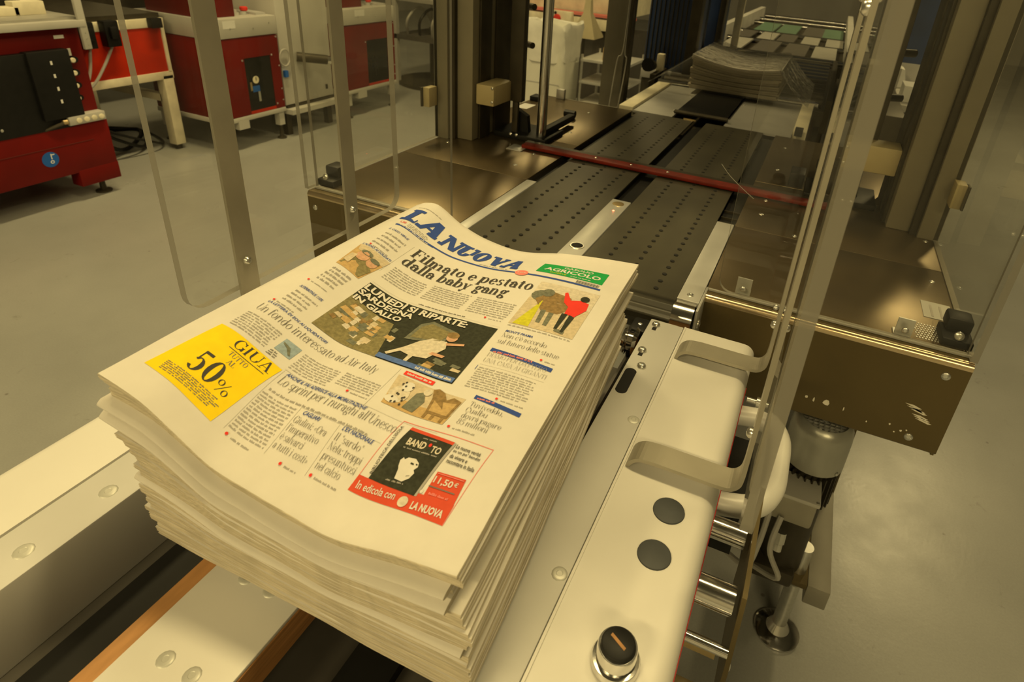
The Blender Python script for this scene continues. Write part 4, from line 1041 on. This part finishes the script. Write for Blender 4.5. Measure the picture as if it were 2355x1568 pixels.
tbox('bracket', CREAM, -.585, -.560, 2.33, 2.36, .86, .93)
for k, (xa, xb) in enumerate(((-.60, -.615), (-.597, -.585))):
    B().tube([(xa, 1.96, 1.5), (xa, 1.95, 1.02), (xb, 1.94, .95), (xb-.008, 1.93, .80)], .0022, 6).build('air_hose', HOSE, tn)

# following roller conveyor with green and grey belts
ec = thing('exit_conveyor', (-.27, 4.5, 0), 'far exit conveyor with pale green and grey belt strips', 'conveyor')
box('frame', DARKM, ec, -.60, .08, 3.45, 6.2, .76, .82)
for x, m in ((-.50, ALUD), (-.33, BED), (-.17, BED), (-.02, ALUD)): box('belt_strip', m, ec, x-.06, x+.06, 3.5, 4.05, .835, .845)
for x, m in ((-.45, TEAL), (-.30, TEAL), (-.13, BED), (.0, TEAL)): box('belt_strip', m, ec, x-.065, x+.065, 4.6, 5.3, .835, .845)
for x, m in ((-.52, BED), (-.38, ALUD), (-.26, BED), (-.12, ALUD), (.02, ALUD)): box('belt_strip', m, ec, x-.05, x+.05, 4.08, 4.55, .835, .845)
for y in (3.48, 4.065, 4.575, 5.35, 5.7, 6.1): cyl('chrome_roller', CHROME, ec, (-.60, y, .835), (.08, y, .835), .014, 12)
for x in (-.64, .10): box('side_rail', GREYP, ec, x-.02, x+.02, 3.45, 6.2, .74, .90)
for x in (-.6, .08):
    for y in (3.6, 6.0): box('leg', DARKM, ec, x-.025, x+.025, y-.025, y+.025, 0, .76)

# ------------------------------------------------------------------ machines along the left aisle
pr = thing('press_base', (-3.3, 1.4, 0), 'dark red machine with black panel and round blue sticker', 'machine')
B().box(-3.75, -3.07, .2, 1.84, .14, .36, .004).build('base', RED, pr)
B().box(-3.14, -3.069, 1.66, 1.842, .07, .15, .003).build('base_corner', RED, pr)
box('base_seam', mat('dark seam', (.12, .01, .006), .6), pr, -3.0695, -3.0685, .2, 1.76, .278, .281)
for x, y in ((-3.13, 1.78), (-3.7, 1.76), (-3.13, .4), (-3.7, .4)):
    B().lathe((x, y, 0), (0, 0, 1), [(0, .035), (.008, .035), (.012, .014), (.05, .012), (.055, .02), (.10, .02)], 14).build('levelling_foot', DARKM, pr)
st = B().lathe((-3.0695, 1.562, .232), (1, 0, 0), [(0, .034), (.0008, .034)], 28).build('sticker', BLUES, pr)
for a in ((1.566, 1.570, .232, .257), (1.570, 1.582, .250, .254)): box('sticker_mark', WHITEP, st, -3.0686, -3.0682, *a)
B().lathe((-3.0686, 1.567, .220), (1, 0, 0), [(0, .008), (.0005, .008)], 12).build('sticker_mark', WHITEP, st); B().lathe((-3.0684, 1.567, .220), (1, 0, 0), [(0, .004), (.0006, .004)], 10).build('sticker_mark', BLUES, st)
box('body', RED, pr, -3.7, -3.10, .2, 1.83, .36, .775, .003)
bp_ = box('black_panel', BLACK, pr, -3.10, -3.068, .2, 1.70, .355, .685, .002)
box('valve_block', BLACK, pr, -3.10, -3.055, 1.58, 1.745, .40, .69, .004)
screw(pr, (-3.067, 1.42, .395), (1, 0, 0), .006)
for i in range(4):
    z = .64-.055*i; y = 1.755-.006*i
    cyl('valve_body', BLACK, pr, (-3.09, y+.012, z), (-3.065, y+.012, z), .014, 10); B().lathe((-3.064, y, z), (1, 0, 0), [(0, .011), (.006, .011), (.008, .008)], 12).build('gauge_button', CREAM, pr)
    box('valve_tag', WHITEP, pr, -3.0549, -3.0540, 1.66, 1.668, z-.008, z+.008)
cb = B().box(-3.13, -3.055, 1.67, 1.83, .362, .402, .003).build('control_box', GREYP, pr)
for i in range(4): B().lathe((-3.055, 1.712+.033*i, .380), (1, 0, 0), [(0, .0115), (.004, .0115), (.005, .009)], 14).build('round_button', CREAM, cb)
B().tube([(-3.06, 1.665, .38), (-3.06, 1.63, .375), (-3.08, 1.56, .355)], .008, 8).build('cable', DARKM, pr); B().lathe((-3.06, 1.665, .382), (0, -1, 0), [(0, .011), (.018, .011), (.02, .008)], 10).build('cable_gland', BRASS, pr)
sh = box('shelf_rail', GREYP, pr, -3.10, -3.05, .2, 1.84, .775, .805, .002)
box('table_top', ALUD, pr, -3.7, -3.08, .2, 1.84, .80, .815)
for y, z, wd in ((1.3, .86, .14), (1.58, .85, .1), (1.72, .87, .06)): box('table_fixture', CREAM, pr, -3.4, -3.2, y-wd, y+wd, .815, z, .003)
box('table_fixture', BLACK, pr, -3.35, -3.25, 1.52, 1.72, .815, .88, .003)
ms = box('mounting_strip', GREYP, pr, -3.068, -3.052, 1.815, 1.845, .68, .98, .001)
for i in range(5): screw(ms, (-3.052, 1.83, .70+.025*i), (1, 0, 0), .003)
box('paper_tag', WHITEP, pr, -3.0995, -3.0985, 1.725, 1.765, .728, .742)
box('hinge_tab', GREYP, pr, -3.066, -3.062, 1.745, 1.757, .66, .69)

yt = thing('welded_stand', (-3.7, 2.2, 0), 'cream steel stand with orange red side panel', 'stand')
XF = -3.40
box('top_rail', CREAM, yt, XF-.05, XF, 1.85, 2.455, .690, .735, .002); box('low_rail', CREAM, yt, XF-.05, XF, 1.85, 2.455, .41, .452, .002)
box('side_panel', ORANGE, yt, XF-.03, XF-.006, 1.85, 2.45, .452, .690)
box('panel_edge', CREAM, yt, XF-.006, XF+.002, 2.432, 2.45, .452, .69)
for x, y in ((XF-.03, 2.42), (XF-.75, 2.42), (XF-.75, 1.9)):
    box('leg', CREAM, yt, x-.03, x+.03, y-.03, y+.03, .03, .43, .002); cyl('levelling_foot', DARKM, yt, (x, y, 0), (x, y, .03), .02, 10)
box('cross_brace', CREAM, yt, XF-.75, XF-.05, 2.39, 2.43, .28, .32); box('back_rail', CREAM, yt, XF-.78, XF-.73, 1.85, 2.45, .41, .45); box('bed', DARKM, yt, XF-.75, XF-.02, 1.85, 2.45, .735, .76)
for y in (2.02, 2.14): box('pneumatic_valve', BLACK, yt, XF, XF+.05, y-.035, y+.035, .62, .745, .004)
for y in (2.02, 2.14): box('valve_knob', BLACK, yt, XF+.05, XF+.07, y-.02, y+.02, .66, .72, .006)
box('pneumatic_valve', BLACK, yt, XF, XF+.04, 2.36, 2.42, .69, .74, .003)
B().tube([(XF+.02, 2.03, .62), (XF+.02, 2.00, .50), (XF+.02, 1.95, .42), (XF, 1.90, .40)], .007, 8).build('air_hose', HOSE, yt)
B().tube([(XF+.02, 2.14, .62), (XF+.02, 2.08, .53), (XF+.02, 2.0, .44), (XF, 1.92, .40), (XF-.05, 1.88, .38)], .007, 8).build('air_hose', HOSE, yt)
for k in range(3):
    c_ = B().tube([(XF-.1, 1.9+.06*k, .40), (XF-.05, 1.95+.03*k, .22), (XF-.12+.03*k, 2.12+.1*k, .05), (XF-.25, 2.3+.08*k, .012), (XF-.5, 2.5, .012), (XF-.7, 2.2+.1*k, .012)], .011-.002*k, 8).build('floor_cable', BLACK)
    tag(c_, ['thick black cable hanging behind the red machine onto the floor', 'middle black cable curling on the floor under the cream stand', 'thin black cable on the floor nearest the red cabinet'][k], 'cable', 'cables under the stand')

def cabinet(y0, y1, label, full):
    c = thing('pump_cabinet', (-3.4, (y0+y1)/2, 0), label, 'cabinet', 'red pump cabinets')
    X = -3.10
    box('body', RED, c, X-.55, X-.004, y0+.005, y1-.005, .20, .645, .003)
    wy0, wy1 = y0+(y1-y0)*.42, y0+(y1-y0)*.84
    wf = box('window_frame', RED, c, X-.004, X, y0+.003, wy0, .205, .64); box('window_frame', RED, c, X-.004, X, wy1, y1-.003, .205, .64); box('window_frame', RED, c, X-.004, X, wy0, wy1, .53, .64); box('window_frame', ORANGE, c, X-.004, X, wy0, wy1, .205, .222)
    box('window_recess', BLACK, c, X-.0045, X-.0035, wy0, wy1, .222, .53); box('window_pane', PANE, c, X-.0012, X+.0002, wy0, wy1, .222, .53)
    gy = wy0+(wy1-wy0)*.35
    B().lathe((X-.0034, gy, .40), (1, 0, 0), [(0, .022), (.002, .022), (.0022, .019)], 20).build('pressure_gauge', CREAM, c)
    box('regulator', BLUES, c, X-.0034, X-.0016, gy-.03, gy+.02, .33, .365); box('regulator_bowl', ZINC, c, X-.0034, X-.0014, gy+.005, gy+.02, .27, .33); box('valve_fitting', BRASS, c, X-.0034, X-.0015, gy-.045, gy-.032, .34, .39)
    box('needle', BLACK, c, X-.0013, X-.001, gy-.002, gy+.003, .395, .415)
    tb_ = box('top_box', GREYP, c, X-.58, X+.004, y0, y1, .648, .752, .003)
    for a in ((.28, .70), (.62, .69), (.88, .715)): screw(tb_, (X+.004, y0+(y1-y0)*a[0], a[1]), (1, 0, 0), .006)
    box('rating_label', WHITEP, tb_, X+.004, X+.005, y0+(y1-y0)*(.18 if full else .22), y0+(y1-y0)*(.36 if full else .40), .70, .742)
    box('hopper', RED, c, X-.5, X-.06, y0+.02, y0+(y1-y0)*.5, .752, 1.15, .004)
    cyl('button_base', GREYL, c, (X-.10, y0+(y1-y0)*.70, .752), (X-.10, y0+(y1-y0)*.70, .772), .02, 12); B().lathe((X-.10, y0+(y1-y0)*.72, .772), (0, 0, 1), [(0, .014), (.006, .022), (.02, .022), (.024, .018)], 16).build('stop_button', IR, c)
    box('switch_box', GREYL, c, X-.2, X-.05, y0+(y1-y0)*.8, y0+(y1-y0)*.95, .752, .765)
    fr = box('base_frame', GREYP, c, X-.55, X+.002, y0, y1, .175, .202, .002)
    box('frame_stub', GREYP, c, X-.05, X+.003, y0+(y1-y0)*.2, y0+(y1-y0)*.36, .13, .18)
    for y in (y0+.03, y1-.03):
        for x in (X-.03, X-.52):
            box('leg', GREYP, c, x-.02, x+.02, y-.02, y+.02, .09, .19); B().lathe((x, y, 0), (0, 0, 1), [(0, .028), (.008, .028), (.012, .012), (.1, .01)], 12).build('levelling_foot', DARKM, c)
    for z in (.25, .32, .46, .63): screw(c, (X, y1-.012, z), (1, 0, 0), .005)
    for yy, z in ((wy0-.012, .52), (wy1+.012, .53), (wy1+.012, .235)): screw(c, (X, yy, z), (1, 0, 0), .006)
    return c
cabinet(2.49, 2.945, 'red cabinet with pressure gauge window beside the cream stand', True)
cabinet(3.52, 4.08, 'paler red cabinet further along the aisle seen through the acrylic', False)
gc = thing('grey_cabinet', (-3.4, 3.15, 0), 'plain grey metal cabinet between the two red cabinets', 'cabinet')
box('body', GREYP, gc, -3.7, -3.12, 2.97, 3.40, .20, .86, .003); box('kick_rail', GREYP, gc, -3.7, -3.06, 2.96, 3.42, .15, .18); box('door_gap', DARKM, gc, -3.7, -3.115, 2.975, 3.40, .183, .196)
cyl('roller_shaft', DARKM, gc, (-3.12, 3.10, .49), (-3.0, 3.24, .47), .03, 16); B().lathe((-3.0, 3.24, .47), (.6, .75, -.1), [(0, .026), (.03, .026), (.034, .018)], 16).build('shaft_cap', CHROME, gc)
B().tube([(-3.10+.0*i, 2.985+.04*math.cos(2*PI*i/16), .50+.05*math.sin(2*PI*i/16)) for i in range(17)], .005, 8, smooth=2).build('hose_loop', HOSE, gc)
box('hose_coupling', BLUES, gc, -3.12, -3.10, 2.975, 3.0, .38, .42); box('panel_latch', DARKM, gc, -3.12, -3.114, 3.33, 3.345, .25, .28)
for x in (-3.65, -3.16):
    for y in (3.0, 3.37): box('leg', DARKM, gc, x-.02, x+.02, y-.02, y+.02, 0, .155)
# further equipment
dk = thing('gathering_line', (-4.6, 3.0, 0), 'long dark machine line standing behind the red machines', 'machine')
box('bed', DARKM, dk, -5.4, -4.3, .2, 4.4, .55, .80, .01); box('panel', GREYP, dk, -5.0, -4.4, 2.6, 4.3, .80, 1.3, .01); box('panel', BED, dk, -5.0, -4.3, .3, 2.5, .80, 1.2, .01)
for i in range(8): box('pocket', [GREYL, BED, ALUD][i % 3], dk, -4.9, -4.2, .35+.5*i, .62+.5*i, .80, .95, .01)
for y in (.4, 2.2, 4.2):
    for x in (-5.3, -4.4): box('leg', DARKM, dk, x-.05, x+.05, y-.05, y+.05, 0, .56)
st2 = thing('wire_rack', (-3.3, 5.0, 0), 'dark pedestal rack with hoses behind the paler red cabinet', 'rack')
cyl('base_disc', DARKM, st2, (-3.3, 5.0, 0), (-3.3, 5.0, .03), .38, 28); cyl('pedestal', DARKM, st2, (-3.3, 5.0, .03), (-3.3, 5.0, .5), .09, 20)
box('shelf', BED, st2, -3.6, -2.95, 4.72, 5.35, .40, .44); box('shelf', ALUD, st2, -3.6, -2.95, 4.72, 5.35, .72, .75)
for x, y in ((-3.58, 4.74), (-2.97, 4.74), (-3.58, 5.33), (-2.97, 5.33)): box('upright', GREYP, st2, x-.02, x+.02, y-.02, y+.02, 0, .85)
for k in range(4): B().tube([(-3.5+.13*k, 4.8, .44), (-3.45+.13*k, 4.74, .58), (-3.42+.13*k, 4.9, .66), (-3.38+.13*k, 5.1, .45)], .012, 8).build('hose', BLACK if k % 2 else HOSE, st2)

# waste bin with clear white liner
wb = thing('waste_bin', (-1.88, 4.35, 0), 'tall white waste bin behind the wrapping machine', 'bin')
B().prism(rrect(-2.06, -1.72, 4.19, 4.52, .05, 4), 'z', 0, .68).build('body', mat('bin plastic', (.70, .70, .62), .5, 0, .05, 6), wb)
box('seam', GREYL, wb, -2.06, -1.75, 4.187, 4.190, .34, .346)
ln = B(); rings = []
for k, (z, s_) in enumerate(((.50, 1.03), (.60, 1.05), (.68, 1.07), (.73, 1.10), (.76, 1.06), (.745, .97), (.70, .93), (.62, .90))):
    ring = []
    for i in range(48):
        a = 2*PI*i/48; q = 1+.03*math.sin(7*a+k)+.02*math.sin(17*a+2*k); c, s2 = math.cos(a), math.sin(a)
        rx = .17*s_*q*(abs(c)**.35)*(1 if c > 0 else -1) if abs(c) > 1e-6 else 0; ry = .165*s_*q*(abs(s2)**.35)*(1 if s2 > 0 else -1) if abs(s2) > 1e-6 else 0
        ring.append(ln.bm.verts.new((-1.89+rx, 4.355+ry, z+.012*math.sin(5*a+k))))
    rings.append(ring)
ln.loft(rings, False); tag(ln.build('bin_liner', LINER), 'crumpled translucent white bag folded over the rim of the waste bin', 'bag')
# cream machine with red stop button behind the bin
cm = thing('cream_machine', (-2.1, 5.6, 0), 'cream painted machine with a red stop button behind the waste bin', 'machine')
box('rail', CREAM, cm, -2.75, -1.55, 5.20, 5.26, .63, .72, .004); box('top_edge', IPK, cm, -2.75, -1.55, 5.2, 5.3, .735, .755); box('upper_panel', CREAM, cm, -2.75, -1.6, 5.32, 5.9, .75, 1.2, .004); box('body', CREAM, cm, -2.7, -2.3, 5.3, 5.9, 0, .75, .004); box('body', BED, cm, -2.3, -1.6, 5.35, 5.9, .0, .6, .004)
sb = box('button_box', CREAM, cm, -2.27, -2.08, 5.14, 5.20, .63, .755, .004); B().lathe((-2.20, 5.14, .70), (0, -1, 0), [(0, .015), (.012, .03), (.03, .03), (.034, .024)], 18).build('stop_button', IR, sb); B().lathe((-2.225, 5.14, .738), (0, -1, 0), [(0, .012), (.006, .012)], 12).build('small_button', BLACK, sb)
# beige hopper on a pole
hp = thing('hopper_stand', (-1.80, 4.8, 0), 'beige tapered hopper on a thin steel pole', 'stand')
hb_ = B(); hb_.loft([[hb_.bm.verts.new((-1.80+a*q, 4.8+b*q, z)) for a, b in ((-1, -1), (1, -1), (1, 1), (-1, 1))] for z, q in ((.62, .105), (.63, .105), (.80, .03), (.90, .022))]).build('hopper', mat('beige card', (.50, .44, .28), .7, 0, .06, 10), hp)
cyl('pole', DARKM, hp, (-1.82, 4.8, .02), (-1.82, 4.8, .63), .012, 10); box('foot', DARKM, hp, -1.95, -1.69, 4.7, 4.9, 0, .02)
bt = thing('parts_trolley', (-1.6, 4.6, 0), 'low trolley with pale trays beside the waste bin', 'trolley')
for z in (.18, .34, .50): box('tray', ALU if z > .3 else GREYP, bt, -1.68, -1.30, 4.4, 4.8, z, z+.02, .003)
for x, y in ((-1.67, 4.41), (-1.31, 4.41), (-1.67, 4.79), (-1.31, 4.79)): cyl('upright', ZINC, bt, (x, y, .05), (x, y, .55), .01, 8)
for x, y in ((-1.67, 4.41), (-1.31, 4.41), (-1.67, 4.79), (-1.31, 4.79)): cyl('wheel', BLACK, bt, (x-.012, y, .03), (x+.012, y, .03), .03, 14)
hm = tag(B().box(-1.52, -1.40, 4.42, 4.54, .52, .62, .01).build('carton', mat('brown carton', (.42, .28, .12), .8, 0, .1, 10)), 'small brown carton on the upper tray of the trolley', 'carton')

# ------------------------------------------------------------------ right side background
ccx = thing('control_cubicle', (.25, 3.1, 0), 'grey framed control box with dark blue front right of the tunnel', 'cabinet')
box('frame', GREYP, ccx, .17, .31, 3.10, 3.3, .70, .90, .006); box('blue_front', BLUE, ccx, .195, .285, 3.094, 3.10, .745, .88); cyl('stand_pole', DARKM, ccx, (.24, 3.2, 0), (.24, 3.2, .70), .03, 12)
tb2 = thing('bench', (.55, 3.6, 0), 'grey bench with white boxes right of the tunnel', 'bench')
box('top', GREYP, tb2, .32, .50, 3.2, 3.9, .70, .73); box('back', GREYL, tb2, .32, .50, 3.88, 3.9, .73, .95)
for x in (.345, .475):
    for y in (3.23, 3.87): box('leg', DARKM, tb2, x-.02, x+.02, y-.02, y+.02, 0, .70)
tag(B().box(.36, .46, 3.28, 3.44, .731, .805, .003).build('white_box', WHITEP), 'lower white box on the grey bench near the tunnel', 'box', 'white boxes')
tag(B().prism([(.33, .90), (.41, .90), (.385, .99), (.345, 1.0)], 'y', 3.70, 3.86).build('white_hood', WHITEP), 'white sloping hood above the grey bench', 'hood')
bpy.data.objects['white_hood'].location.z = -.168
pc = thing('pallet', (2.3, 2.9, 0), 'low dark pallet on the floor at the far right', 'pallet')
for k in range(5): box('board', mat('dark pallet wood', (.12, .10, .07), .8, 0, .2, 20), pc, 1.75+.22*k, 1.92+.22*k, 2.9, 4.0, .10, .125)
for y in (2.95, 3.4, 3.9): box('bearer', MATS['dark pallet wood'], pc, 1.75, 2.8, y, y+.08, 0, .10)
